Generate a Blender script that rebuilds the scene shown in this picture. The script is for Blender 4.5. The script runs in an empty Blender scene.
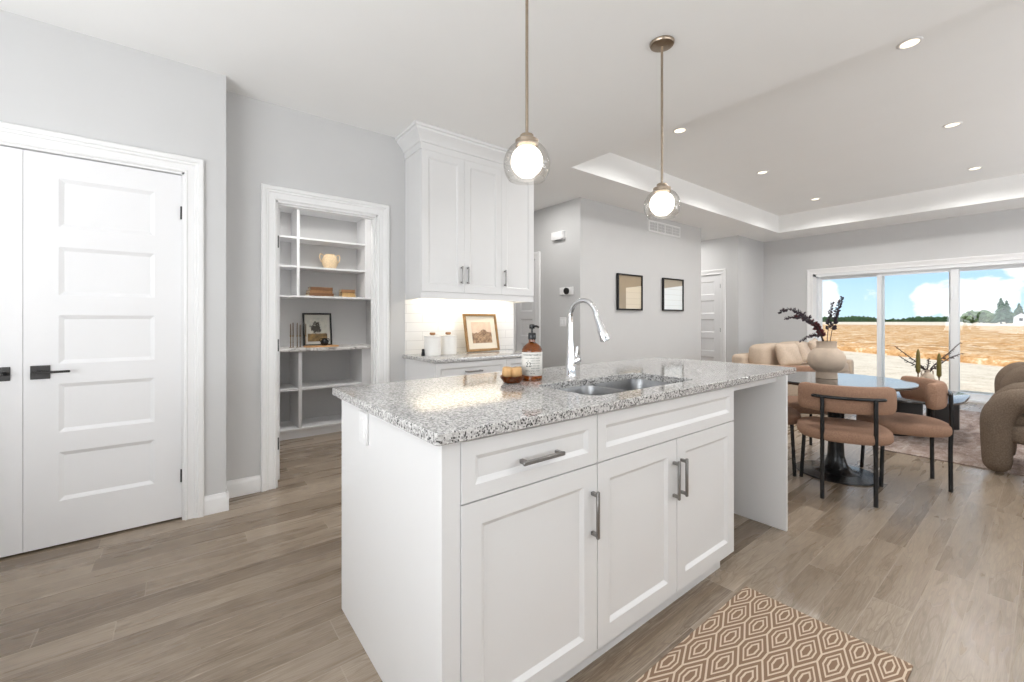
import bpy, bmesh, math, random
from math import sin, cos, pi, radians as RAD
from mathutils import Vector, Matrix
random.seed(7)
S = bpy.context.scene
COL = S.collection

# ------------------------------------------------------------------ camera, sky, sun, big lights, exposure
AZ = RAD(51.964)
cam_d = bpy.data.cameras.new('camera'); cam = bpy.data.objects.new('camera', cam_d); COL.objects.link(cam)
cam.location = (0, 0, 1.2); cam.rotation_euler = (pi/2, 0, AZ - pi/2)
cam_d.sensor_width = 36; cam_d.lens = 424/1024*36; cam_d.shift_y = -21/1024; cam_d.clip_start = .02; cam_d.clip_end = 2000
S.camera = cam
S.view_settings.view_transform = 'Standard'; S.view_settings.look = 'None'
S.view_settings.gamma = 1; S.view_settings.use_curve_mapping = False
S.view_settings.exposure = 0.42
S.cycles.max_bounces = 10; S.cycles.diffuse_bounces = 8; S.cycles.glossy_bounces = 5; S.cycles.transmission_bounces = 8
S.cycles.transparent_max_bounces = 12; S.cycles.caustics_reflective = False; S.cycles.caustics_refractive = False
S.cycles.sample_clamp_indirect = 4.0
S.cycles.use_denoising = True

class NT:
    """tiny node-graph helper"""
    def __init__(s, tree): s.t = tree; s.n = tree.nodes; s.l = tree.links
    def new(s, typ, **kw):
        n = s.n.new(typ)
        for k, v in kw.items(): setattr(n, k, v)
        return n
    def put(s, sock, v):
        if isinstance(v, bpy.types.NodeSocket): s.l.new(v, sock)
        else:
            if hasattr(sock.default_value, '__len__') and len(sock.default_value) == 4 and len(v) == 3: v = (*v, 1)
            sock.default_value = v
    def m(s, op, a, b=None, c=None):
        n = s.new('ShaderNodeMath', operation=op)
        s.put(n.inputs[0], a)
        if b is not None: s.put(n.inputs[1], b)
        if c is not None: s.put(n.inputs[2], c)
        return n.outputs[0]
    def mix(s, f, a, b, mode='MIX'):
        n = s.new('ShaderNodeMix', data_type='RGBA', blend_type=mode)
        s.put(n.inputs[0], f); s.put(n.inputs[6], a); s.put(n.inputs[7], b)
        return n.outputs[2]
    def ramp(s, f, stops, interp='LINEAR'):
        n = s.new('ShaderNodeValToRGB'); r = n.color_ramp; r.interpolation = interp
        while len(r.elements) < len(stops): r.elements.new(.5)
        for e, (p, c) in zip(r.elements, stops): e.position = p; e.color = (*c, 1) if len(c) == 3 else c
        s.put(n.inputs[0], f); return n.outputs[0]
    def smooth(s, v, a, b, lo=0., hi=1.):
        n = s.new('ShaderNodeMapRange', interpolation_type='SMOOTHSTEP')
        s.put(n.inputs[0], v); n.inputs[1].default_value = a; n.inputs[2].default_value = b
        n.inputs[3].default_value = lo; n.inputs[4].default_value = hi
        return n.outputs[0]
    def noise(s, vec, scale, detail=2, rough=.5, dist=0):
        n = s.new('ShaderNodeTexNoise'); s.put(n.inputs['Vector'], vec)
        n.inputs['Scale'].default_value = scale; n.inputs['Detail'].default_value = detail
        n.inputs['Roughness'].default_value = rough; n.inputs['Distortion'].default_value = dist
        return n.outputs['Fac']
    def white(s, a, b=0.):
        c = s.new('ShaderNodeCombineXYZ'); s.put(c.inputs[0], a); s.put(c.inputs[1], b)
        n = s.new('ShaderNodeTexWhiteNoise', noise_dimensions='3D'); s.l.new(c.outputs[0], n.inputs['Vector'])
        return n.outputs['Value']
    def xyz(s, vec):
        n = s.new('ShaderNodeSeparateXYZ'); s.put(n.inputs[0], vec); return n.outputs
    def comb(s, x, y, z):
        n = s.new('ShaderNodeCombineXYZ'); s.put(n.inputs[0], x); s.put(n.inputs[1], y); s.put(n.inputs[2], z); return n.outputs[0]
    def scale(s, vec, v):
        n = s.new('ShaderNodeVectorMath', operation='MULTIPLY'); s.put(n.inputs[0], vec); n.inputs[1].default_value = v; return n.outputs[0]

W = bpy.data.worlds.new('sky'); S.world = W; W.use_nodes = True
g = NT(W.node_tree); g.n.clear()
dirv = g.new('ShaderNodeTexCoord').outputs['Generated']
dx, dy, dz = g.xyz(dirv)
el = g.m('ARCSINE', dz); az = g.m('ARCTAN2', dy, dx)
sky_c = g.ramp(el, [(0, (.60, .80, .95)), (.075, (.44, .68, .92)), (.115, (.72, .83, .94)), (.6, (.30, .52, .88)), (1, (.30, .5, .85))])
cv = g.comb(g.m('MULTIPLY', az, 1.0), g.m('MULTIPLY', el, 1.9), 3.1)
cn = g.noise(cv, 17, 6, .6, .3)
def blob(a0, e0, ra, re):
    d = g.m('ADD', g.m('POWER', g.m('DIVIDE', g.m('SUBTRACT', az, RAD(a0)), RAD(ra)), 2.0), g.m('POWER', g.m('DIVIDE', g.m('SUBTRACT', el, RAD(e0)), RAD(re)), 2.0))
    return g.m('MULTIPLY', g.smooth(d, 0, 1.3, 1, 0), .42)
bank = g.m('MAXIMUM', g.m('MAXIMUM', blob(4.6, 1.9, 3.6, 2.6), blob(15.6, 2.2, 1.5, 3.0)), g.m('MAXIMUM', blob(1.0, 4.5, 2.2, 1.2), blob(7.4, 1.9, 1.6, 2.0)))
high = g.smooth(el, .12, .35, -.02, .06)
cm = g.smooth(g.m('ADD', g.m('ADD', cn, bank), high), .60, .78)
skyc = g.mix(g.m('MULTIPLY', cm, .92), sky_c, (.93, .95, .98))
grd = g.mix(g.smooth(el, -.02, 0), (.45, .40, .33), skyc)
bg = g.new('ShaderNodeBackground'); g.put(bg.inputs[0], grd); bg.inputs[1].default_value = 1.0
wo = g.new('ShaderNodeOutputWorld'); g.l.new(bg.outputs[0], wo.inputs[0])

def lamp(name, kind, loc, energy, color=(1, 1, 1), aim=None, **kw):
    d = bpy.data.lights.new(name, kind); d.energy = energy; d.color = color
    for k, v in kw.items(): setattr(d, k, v)
    o = bpy.data.objects.new(name, d); COL.objects.link(o); o.location = loc
    if aim is not None: o.rotation_euler = Vector(aim).to_track_quat('-Z', 'Y').to_euler()
    return o
lamp('sun', 'SUN', (-20, 10, 40), 3.4, (1, .95, .86), aim=(.55, -.42, -.8), angle=RAD(.6))
# fill lamps added at invented windows of the two walls behind the camera
lamp('added_back_fill', 'AREA', (-1.93, .6, 1.45), 112, (.95, .975, 1), aim=(1, .1, .95), shape='RECTANGLE', size=3.2, size_y=1.8)
lamp('added_side_fill', 'AREA', (1.6, -2.93, 1.45), 102, (.95, .975, 1), aim=(0, 1, 1.9), shape='RECTANGLE', size=4.2, size_y=1.8)
lamp('added_side_fill', 'AREA', (6.6, -2.93, 1.45), 102, (.95, .975, 1), aim=(0, 1, 1.5), shape='RECTANGLE', size=3.2, size_y=1.8)
# daylight through the patio door
pl = lamp('patio_door_portal', 'AREA', (9.32, 1.34, 1.05), 1, aim=(-1, 0, 0), shape='RECTANGLE', size=2.75, size_y=2.1)
pl.data.cycles.is_portal = True
lamp('pantry_fill', 'AREA', (1.0, 3.95, 2.72), 17, (1, .98, .95), aim=(0, -.1, -1), shape='DISK', size=.7)  # fill added to brighten the pantry, no fixture there
lamp('hall_fill', 'AREA', (3.3, 4.0, 2.72), 7, (1, .98, .95), aim=(0, 0, -1), shape='DISK', size=.3)  # unseen fill added to lift the hall walls
lamp('passage_fill', 'AREA', (7.4, 4.4, 2.72), 8, (1, .98, .95), aim=(0, 0, -1), shape='DISK', size=.3)  # unseen fill added inside the passage
CANS = [(3.815, .59), (5.725, .59), (7.585, .59), (3.815, 2.235), (5.705, 2.235), (7.6, 2.235), (3.815, -1.055), (5.72, -1.055), (7.59, -1.055)]
for x, y in CANS:
    lamp('recessed_lamp', 'SPOT', (x, y, 3.02), 36, (1, .985, .96), aim=(0, 0, -1), spot_size=RAD(165), spot_blend=.5, shadow_soft_size=.045)

# ------------------------------------------------------------------ materials
def M(name, color, rough=.5, metal=0., spec=.5, trans=0., ior=1.45, emit=None, estr=0., coat=0., bump=None, vary=None, alpha=1.):
    m = bpy.data.materials.new(name); m.use_nodes = True; t = NT(m.node_tree)
    b = t.n['Principled BSDF']
    b.inputs['Base Color'].default_value = (*color, 1); b.inputs['Roughness'].default_value = rough
    b.inputs['Metallic'].default_value = metal; b.inputs['Specular IOR Level'].default_value = spec
    b.inputs['Transmission Weight'].default_value = trans; b.inputs['IOR'].default_value = ior
    b.inputs['Coat Weight'].default_value = coat; b.inputs['Alpha'].default_value = alpha
    if emit: b.inputs['Emission Color'].default_value = (*emit, 1); b.inputs['Emission Strength'].default_value = estr
    oc = t.new('ShaderNodeTexCoord').outputs['Object']
    if vary:
        sc, amt = vary
        f = t.noise(oc, sc, 3, .6)
        c2 = tuple(max(0, c*(1-amt)) for c in color); c3 = tuple(min(1, c*(1+amt)) for c in color)
        t.put(b.inputs['Base Color'], t.ramp(f, [(.3, c2), (.7, c3)]))
    if bump:
        sc, amt = bump
        bn = t.new('ShaderNodeBump'); bn.inputs['Strength'].default_value = amt; bn.inputs['Distance'].default_value = .004
        t.put(bn.inputs['Height'], t.noise(oc, sc, 2, .6)); t.l.new(bn.outputs[0], b.inputs['Normal'])
    return m
def H(r, g_, b_):   # sRGB 0..255 -> linear
    f = lambda v: v/255/12.92 if v/255 <= .04045 else ((v/255+.055)/1.055)**2.4
    return (f(r), f(g_), f(b_))
WALL = M('wall_paint', H(204, 204, 204), .55, vary=(3, .01), bump=(300, .03))
CEIL = M('ceiling_paint', H(243, 243, 242), .8, vary=(2, .008), bump=(200, .04))
TRIM = M('white_trim_paint', H(235, 235, 235), .35, vary=(4, .006))
CAB = M('white_cabinet_paint', H(229, 229, 229), .32, vary=(4, .006))
SHELF = M('white_shelf_melamine', H(232, 232, 233), .45, vary=(4, .01))
DOORM = M('white_door_paint', H(233, 233, 234), .4, vary=(4, .006))
VINYL = M('white_vinyl', H(232, 234, 236), .35, vary=(4, .006))
NICKEL = M('brushed_nickel', H(150, 148, 146), .34, 1., vary=(60, .08))
PEND = M('brushed_nickel_warm', H(164, 150, 134), .28, 1., vary=(60, .08))
CHROME = M('polished_chrome', H(225, 226, 228), .09, 1., vary=(10, .01))
STEEL = M('stainless_steel', H(160, 160, 160), .42, 1., vary=(80, .06))
GUN = M('gunmetal', H(62, 61, 60), .35, .9, vary=(40, .08))
BLACK = M('black_powder_coat', H(26, 26, 27), .27, vary=(40, .1))
BLACKWOOD = M('black_stained_wood', H(30, 30, 31), .34, vary=(30, .15))
TABLETOP = M('black_table_lacquer', H(38, 34, 32), .2, spec=.9, coat=.6, vary=(20, .1))
def thin_glass():
    m = bpy.data.materials.new('thin_clear_glass'); m.use_nodes = True; t = NT(m.node_tree); t.n.remove(t.n['Principled BSDF'])
    tr = t.new('ShaderNodeBsdfTransparent'); tr.inputs[0].default_value = (.975, .97, .96, 1)
    gl = t.new('ShaderNodeBsdfGlossy'); gl.inputs['Roughness'].default_value = .02
    fr = t.new('ShaderNodeLayerWeight'); fr.inputs[0].default_value = .5
    mx = t.new('ShaderNodeMixShader'); t.put(mx.inputs[0], t.m('ADD', .02, t.m('MULTIPLY', t.m('POWER', fr.outputs['Facing'], 3.0), .75))); t.l.new(tr.outputs[0], mx.inputs[1]); t.l.new(gl.outputs[0], mx.inputs[2])
    t.l.new(mx.outputs[0], t.n['Material Output'].inputs[0]); return m
SHADE = thin_glass()
GLASS = M('clear_glass', (1, 1, 1), .0, trans=1., ior=1.45, vary=(2, .0))
PLASTIC = M('white_plastic', H(236, 236, 236), .35, vary=(4, .005))
TAN = M('tan_boucle', H(158, 126, 106), .9, spec=.2, vary=(160, .22), bump=(420, .5))
BOUCLE = M('taupe_boucle', H(120, 106, 93), .95, spec=.15, vary=(120, .3), bump=(300, .7))
SOFA = M('beige_linen', H(196, 178, 160), .9, spec=.2, vary=(60, .06), bump=(500, .3))
PILLOW = M('cream_linen', H(204, 186, 168), .9, spec=.2, vary=(40, .08), bump=(500, .3))
CERAM = M('matte_beige_stoneware', H(198, 180, 162), .75, vary=(25, .06), bump=(120, .1))
WHITECER = M('white_ceramic', H(236, 234, 230), .35, vary=(10, .01))
WOODK = M('light_brown_wood', H(164, 120, 82), .5, vary=(30, .2))
BRASS = M('antique_brass', H(128, 104, 74), .35, .85, vary=(30, .12))
GOLDWOOD = M('gilded_oak', H(150, 116, 74), .4, .25, vary=(25, .2))
AMBER = M('amber_glass', H(168, 92, 34), .06, trans=.85, ior=1.45, vary=(8, .15))
PAPER = M('label_paper', H(226, 224, 218), .7, vary=(20, .02))
INK = M('black_ink', H(40, 38, 38), .7, vary=(20, .05))
LEAFRED = M('burgundy_leaf', H(92, 40, 44), .6, vary=(30, .4))
LEAFBLK = M('dark_plum_leaf', H(52, 40, 50), .6, vary=(30, .35))
TWIG = M('dark_twig', H(58, 44, 44), .7, vary=(40, .3))
OLIVE = M('olive_wax', H(104, 92, 40), .55, vary=(20, .12))
BOOKA = M('tan_book_cloth', H(150, 112, 78), .8, vary=(60, .15))
BOOKB = M('brown_book_cloth', H(120, 86, 60), .8, vary=(60, .15))
BOOKC = M('ochre_book_cloth', H(192, 158, 108), .8, vary=(60, .12))
PAGES = M('book_pages', H(226, 212, 186), .9, vary=(200, .1))
RATTAN = M('woven_rattan', H(230, 206, 170), .8, vary=(90, .15), bump=(150, .6))
OPAL = M('opal_globe_lit', H(255, 250, 240), .3, emit=(1, .93, .82), estr=2.6)
LED = M('lit_led_lens', (1, 1, 1), .4, emit=(1, .80, .54), estr=1.7)
DARK = M('dark_gap', H(34, 33, 32), .8, vary=(10, .1))

def granite():
    m = bpy.data.materials.new('white_speckled_granite'); m.use_nodes = True; t = NT(m.node_tree); b = t.n['Principled BSDF']
    oc = t.new('ShaderNodeTexCoord').outputs['Object']
    n1 = t.noise(oc, 95, 4, .7); n2 = t.noise(t.scale(oc, (1, 1.1, 1)), 190, 3, .7); n3 = t.noise(oc, 9, 2, .5)
    base = t.ramp(n1, [(.32, H(160, 158, 157)), (.45, H(198, 197, 195)), (.62, H(226, 225, 223))])
    v = t.new('ShaderNodeTexVoronoi'); v.inputs['Scale'].default_value = 175; t.put(v.inputs['Vector'], oc)
    cell = t.xyz(v.outputs['Color'])[0]
    grey = t.m('MULTIPLY', t.smooth(t.m('ADD', cell, t.m('MULTIPLY', n3, .25)), .84, .88), .7)
    c = t.mix(grey, base, H(146, 144, 143))
    v2 = t.new('ShaderNodeTexVoronoi'); v2.inputs['Scale'].default_value = 230; t.put(v2.inputs['Vector'], oc)
    cell2 = t.xyz(v2.outputs['Color'])[1]
    blk = t.smooth(t.m('ADD', cell2, t.m('MULTIPLY', n1, .35)), .99, 1.02)
    c = t.mix(t.m('MULTIPLY', blk, .92), c, H(48, 47, 47))
    t.put(b.inputs['Base Color'], c); b.inputs['Roughness'].default_value = .07; b.inputs['Specular IOR Level'].default_value = .95
    return m
GRANITE = granite()
def marble():
    m = bpy.data.materials.new('grey_veined_laminate'); m.use_nodes = True; t = NT(m.node_tree); b = t.n['Principled BSDF']
    oc = t.new('ShaderNodeTexCoord').outputs['Object']
    n = t.noise(oc, 9, 5, .65, 1.2)
    t.put(b.inputs['Base Color'], t.ramp(n, [(.38, H(150, 146, 142)), (.48, H(214, 211, 208)), (.7, H(230, 228, 226))])); b.inputs['Roughness'].default_value = .3
    return m
MARBLE = marble()
def floor_mat():
    m = bpy.data.materials.new('oak_plank_floor'); m.use_nodes = True; t = NT(m.node_tree); b = t.n['Principled BSDF']
    oc = t.new('ShaderNodeTexCoord').outputs['Object']
    x, y, z = t.xyz(oc)
    pw, pl_ = .13, 1.25
    yy = t.m('DIVIDE', t.m('SUBTRACT', y, .094), pw); row = t.m('FLOOR', yy); fy = t.m('FRACT', yy)
    xs = t.m('ADD', t.m('DIVIDE', x, pl_), t.m('MULTIPLY', t.white(row, 3.7), 7.0)); col = t.m('FLOOR', xs); fx = t.m('FRACT', xs)
    r1 = t.white(row, col); r2 = t.white(col, t.m('ADD', row, 31.5))
    gv = t.comb(t.m('ADD', t.m('MULTIPLY', x, 1.5), t.m('MULTIPLY', r1, 57.)), t.m('ADD', t.m('MULTIPLY', y, 13.), t.m('MULTIPLY', r2, 91.)), r1)
    gr = t.noise(gv, 1.0, 2, .5, .5)
    fine = t.noise(t.comb(t.m('MULTIPLY', x, 5.), t.m('MULTIPLY', y, 120.), r2), 2.0, 4, .65)
    ringf = t.m('ABSOLUTE', t.m('SUBTRACT', t.m('FRACT', t.m('ADD', t.m('MULTIPLY', gr, 11.), t.m('MULTIPLY', fine, .5))), .5))
    vein = t.m('MULTIPLY', t.smooth(ringf, .0, .16, 1, 0), t.smooth(fine, .35, .6))
    tone = t.m('ADD', t.m('MULTIPLY', r1, .26), t.m('ADD', t.m('MULTIPLY', gr, .28), t.m('MULTIPLY', fine, .62)))
    c = t.ramp(tone, [(.38, H(106, 91, 76)), (.54, H(136, 121, 104)), (.68, H(155, 140, 123)), (.86, H(178, 163, 146))])
    c = t.mix(t.m('MULTIPLY', vein, .5), c, H(92, 77, 62))
    gapy = t.m('MINIMUM', fy, t.m('SUBTRACT', 1, fy)); gapx = t.m('MINIMUM', fx, t.m('SUBTRACT', 1, fx))
    gap = t.m('MAXIMUM', t.smooth(gapy, .008, .020, 1, 0), t.smooth(gapx, .0008, .002, 1, 0))
    c = t.mix(t.m('MULTIPLY', gap, .6), c, H(176, 163, 148))
    t.put(b.inputs['Base Color'], c)
    t.put(b.inputs['Roughness'], t.m('ADD', .20, t.m('MULTIPLY', gr, .16)))
    bn = t.new('ShaderNodeBump'); bn.inputs['Strength'].default_value = .12; bn.inputs['Distance'].default_value = .003
    t.put(bn.inputs['Height'], t.m('SUBTRACT', gr, t.m('MULTIPLY', gap, .6))); t.l.new(bn.outputs[0], b.inputs['Normal'])
    return m
FLOOR = floor_mat()
def mat_rug():
    m = bpy.data.materials.new('hexagon_pattern_weave'); m.use_nodes = True; t = NT(m.node_tree); b = t.n['Principled BSDF']
    oc = t.new('ShaderNodeTexCoord').outputs['Object']
    x, y, z = t.xyz(oc)            # pattern pitch: .29 along x, .08 along y, staggered
    PX, PY, L, s_ = .29, .0805, .121, .024
    k_ = (L-s_)/(PY/2)
    def cell(ox, oy):
        a = t.m('ABSOLUTE', t.m('MULTIPLY', t.m('SUBTRACT', t.m('FRACT', t.m('ADD', t.m('DIVIDE', t.m('SUBTRACT', x, ox), PX), 50.5)), .5), PX))
        c = t.m('ABSOLUTE', t.m('MULTIPLY', t.m('SUBTRACT', t.m('FRACT', t.m('ADD', t.m('DIVIDE', t.m('SUBTRACT', y, oy), PY), 50.5)), .5), PY))
        n1 = t.m('DIVIDE', c, PY/2)
        n2 = t.m('SUBTRACT', 1.0, t.m('DIVIDE', t.m('SUBTRACT', L, t.m('ADD', a, t.m('MULTIPLY', c, k_))), math.sqrt(1+k_*k_)*PY/2))
        return t.m('MAXIMUM', n1, n2)
    n = t.m('MINIMUM', cell(0, 0), cell(PX/2, PY/2))
    dark, lite = H(142, 116, 96), H(222, 204, 182)
    f = t.ramp(n, [(0, dark), (.20, lite), (.34, dark), (.53, lite), (.66, dark), (.92, lite)], 'CONSTANT')
    weave = t.noise(oc, 420, 2, .6)
    c = t.mix(t.m('MULTIPLY', weave, .25), f, H(160, 136, 116))
    t.put(b.inputs['Base Color'], c); b.inputs['Roughness'].default_value = .95; b.inputs['Specular IOR Level'].default_value = .1
    bn = t.new('ShaderNodeBump'); bn.inputs['Strength'].default_value = .4; bn.inputs['Distance'].default_value = .002
    t.put(bn.inputs['Height'], weave); t.l.new(bn.outputs[0], b.inputs['Normal'])
    return m
MATRUG = mat_rug()
def area_rug():
    m = bpy.data.materials.new('faded_vintage_weave'); m.use_nodes = True; t = NT(m.node_tree); b = t.n['Principled BSDF']
    oc = t.new('ShaderNodeTexCoord').outputs['Object']
    n = t.noise(t.scale(oc, (1, 2.6, 1)), 5, 5, .7, .6); n2 = t.noise(t.scale(oc, (1, 4, 1)), 40, 3, .7)
    c = t.ramp(t.m('ADD', t.m('MULTIPLY', n, .7), t.m('MULTIPLY', n2, .3)), [(.32, H(108, 92, 86)), (.45, H(142, 124, 116)), (.56, H(170, 156, 148)), (.70, H(194, 184, 178))])
    t.put(b.inputs['Base Color'], c); b.inputs['Roughness'].default_value = .95; b.inputs['Specular IOR Level'].default_value = .1
    return m
AREARUG = area_rug()
def tile_mat():
    m = bpy.data.materials.new('white_subway_tile'); m.use_nodes = True; t = NT(m.node_tree); b = t.n['Principled BSDF']
    oc = t.new('ShaderNodeTexCoord').outputs['Object']; x, y, z = t.xyz(oc)
    r = t.m('DIVIDE', z, .0785); row = t.m('FLOOR', r); fz = t.m('FRACT', r)
    fx = t.m('FRACT', t.m('ADD', t.m('DIVIDE', x, .305), t.m('MULTIPLY', row, .5)))
    gz = t.m('MINIMUM', fz, t.m('SUBTRACT', 1, fz)); gx = t.m('MINIMUM', fx, t.m('SUBTRACT', 1, fx))
    gp = t.m('MAXIMUM', t.smooth(gz, .012, .03, 1, 0), t.smooth(gx, .003, .008, 1, 0))
    t.put(b.inputs['Base Color'], t.mix(t.m('MULTIPLY', gp, .8), H(240, 239, 237), H(206, 204, 202)))
    b.inputs['Roughness'].default_value = .16
    bn = t.new('ShaderNodeBump'); bn.inputs['Strength'].default_value = .3; bn.inputs['Distance'].default_value = .002
    t.put(bn.inputs['Height'], t.m('SUBTRACT', 1, gp)); t.l.new(bn.outputs[0], b.inputs['Normal'])
    return m
TILE = tile_mat()
def ground_mat(name, stops, sc, aniso=(1, 1, 1), bump=.6):
    m = bpy.data.materials.new(name); m.use_nodes = True; t = NT(m.node_tree); b = t.n['Principled BSDF']
    oc = t.scale(t.new('ShaderNodeTexCoord').outputs['Object'], aniso)
    n = t.m('ADD', t.m('MULTIPLY', t.noise(oc, sc, 6, .72), .6), t.m('MULTIPLY', t.noise(oc, sc*7, 3, .7), .4))
    t.put(b.inputs['Base Color'], t.ramp(n, stops)); b.inputs['Roughness'].default_value = 1; b.inputs['Specular IOR Level'].default_value = 0
    bn = t.new('ShaderNodeBump'); bn.inputs['Strength'].default_value = bump; bn.inputs['Distance'].default_value = .05
    t.put(bn.inputs['Height'], n); t.l.new(bn.outputs[0], b.inputs['Normal'])
    return m
SAND = ground_mat('pale_bare_soil', [(.34, H(166, 146, 122)), (.44, H(208, 189, 164)), (.62, H(226, 209, 184))], 2.2)
CROP = ground_mat('dry_tan_crop', [(.36, H(138, 98, 60)), (.45, H(184, 139, 92)), (.53, H(203, 163, 118)), (.62, H(228, 210, 184))], 1.1, (1, .7, 1), .25)
GREEN = M('distant_green', H(70, 92, 62), 1, spec=0, vary=(.2, .3))
CONIF = M('conifer_green', H(70, 92, 72), 1, spec=0, vary=(1.2, .4))
BUSH = M('bush_green', H(96, 112, 78), 1, spec=0, vary=(1.2, .4))
BARK = M('bark', H(84, 70, 58), 1, spec=0, vary=(6, .3))
SIDING = M('white_siding', H(236, 236, 236), .7, vary=(4, .02))
ROOFM = M('grey_shingle', H(120, 118, 118), .9, vary=(3, .1))

# ------------------------------------------------------------------ mesh helpers
def box(bm, x0, x1, y0, y1, z0, z1, bev=0, seg=1):
    t = bmesh.new()
    v = [t.verts.new((x, y, z)) for x in (x0, x1) for y in (y0, y1) for z in (z0, z1)]
    for f in ((0, 1, 3, 2), (4, 6, 7, 5), (0, 4, 5, 1), (2, 3, 7, 6), (0, 2, 6, 4), (1, 5, 7, 3)): t.faces.new([v[i] for i in f])
    if bev: bmesh.ops.bevel(t, geom=list(t.edges), offset=bev, segments=seg, profile=.5, affect='EDGES')
    join(bm, t)
def join(bm, t, mx=None):
    bmesh.ops.recalc_face_normals(t, faces=t.faces[:])
    mp = {}
    for v in t.verts: mp[v] = bm.verts.new(mx @ v.co if mx else v.co)
    for f in t.faces:
        try: bm.faces.new([mp[v] for v in f.verts])
        except ValueError: pass
    t.free()
def lathe(bm, prof, seg=32, cx=0, cy=0, cz=0, sx=1., sy=1.):
    t = bmesh.new(); rings = []
    for r, z in prof:
        if r < 1e-6: rings.append([t.verts.new((cx, cy, cz+z))])
        else: rings.append([t.verts.new((cx+sx*r*cos(2*pi*k/seg), cy+sy*r*sin(2*pi*k/seg), cz+z)) for k in range(seg)])
    for a, b in zip(rings, rings[1:]):
        for k in range(seg):
            j = (k+1) % seg
            if len(a) == 1 and len(b) == 1: continue
            if len(a) == 1: t.faces.new((a[0], b[k], b[j]))
            elif len(b) == 1: t.faces.new((a[k], a[j], b[0]))
            else: t.faces.new((a[k], a[j], b[j], b[k]))
    for r in (rings[0], rings[-1]):
        if len(r) > 1 and prof[0] != prof[-1]: t.faces.new(r)
    join(bm, t)
def smoothpath(pts, n=6):
    P = [Vector(p) for p in pts]; out = []
    for i in range(len(P)-1):
        p0 = P[max(i-1, 0)]; p1 = P[i]; p2 = P[i+1]; p3 = P[min(i+2, len(P)-1)]
        for k in range(n):
            u = k/n
            out.append(.5*((2*p1)+(p2-p0)*u+(2*p0-5*p1+4*p2-p3)*u*u+(3*p1-p0-3*p2+p3)*u**3))
    out.append(P[-1]); return out
def tube(bm, pts, rad, seg=10, round_cap=False, flat=1.):
    P = [Vector(p) for p in pts]; n = len(P)
    R = list(rad) if hasattr(rad, '__len__') else [rad]*n
    if round_cap:
        t0 = (P[0]-P[1]).normalized(); t1 = (P[-1]-P[-2]).normalized()
        pre = [(P[0]+t0*R[0]*sin(a), R[0]*cos(a)) for a in (1.45, 1.15, .8, .4)]
        post = [(P[-1]+t1*R[-1]*sin(a), R[-1]*cos(a)) for a in (.4, .8, 1.15, 1.45)]
        P = [p for p, _ in pre]+P+[p for p, _ in post]; R = [r for _, r in pre]+R+[r for _, r in post]; n = len(P)
    t = bmesh.new(); T = []
    for i in range(n): T.append((P[min(i+1, n-1)]-P[max(i-1, 0)]).normalized())
    up = Vector((0, 0, 1)) if abs(T[0].z) < .9 else Vector((1, 0, 0))
    nv = (up-T[0]*up.dot(T[0])).normalized(); rings = []
    for i in range(n):
        nv = (nv-T[i]*nv.dot(T[i])).normalized(); bv = T[i].cross(nv)
        rings.append([t.verts.new(P[i]+R[i]*(nv*cos(2*pi*k/seg)+bv*flat*sin(2*pi*k/seg))) for k in range(seg)])
    for a, b in zip(rings, rings[1:]):
        for k in range(seg): t.faces.new((a[k], a[(k+1) % seg], b[(k+1) % seg], b[k]))
    t.faces.new(rings[0]); t.faces.new(rings[-1])
    join(bm, t)
def prism(bm, poly, z0, z1, bev=0, seg=2):
    t = bmesh.new(); a = [t.verts.new((x, y, z0)) for x, y in poly]; b = [t.verts.new((x, y, z1)) for x, y in poly]; n = len(poly)
    t.faces.new(a); t.faces.new(b)
    side = [t.faces.new((a[i], a[(i+1) % n], b[(i+1) % n], b[i])) for i in range(n)]
    if bev:
        e = [e for e in t.edges if all((v in a) for v in e.verts) or all((v in b) for v in e.verts)]
        bmesh.ops.bevel(t, geom=e, offset=bev, segments=seg, profile=.5, affect='EDGES')
    join(bm, t)
def rrect(x0, x1, y0, y1, r, n=5):
    out = []
    for cx, cy, a0 in ((x1-r, y1-r, 0), (x0+r, y1-r, pi/2), (x0+r, y0+r, pi), (x1-r, y0+r, 3*pi/2)):
        for k in range(n+1): a = a0+pi/2*k/n; out.append((cx+r*cos(a), cy+r*sin(a)))
    return out
def loft(bm, loops, close=False, caps=(True, True)):
    """loops: equal-length rings of 3-D points joined by quads"""
    t = bmesh.new(); R = [[t.verts.new(p) for p in l] for l in loops]; n = len(loops[0])
    pairs = list(zip(R, R[1:])) + ([(R[-1], R[0])] if close else [])
    for a, b in pairs:
        for k in range(n): t.faces.new((a[k], a[(k+1) % n], b[(k+1) % n], b[k]))
    if not close:
        if caps[0]: t.faces.new(R[0])
        if caps[1]: t.faces.new(R[-1])
    join(bm, t)
def sphere(bm, c, r, seg=16, rings=8, sc=(1, 1, 1)):
    t = bmesh.new(); bmesh.ops.create_uvsphere(t, u_segments=seg, v_segments=rings, radius=r)
    join(bm, t, Matrix.Translation(c) @ Matrix.Diagonal((*sc, 1)))
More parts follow.
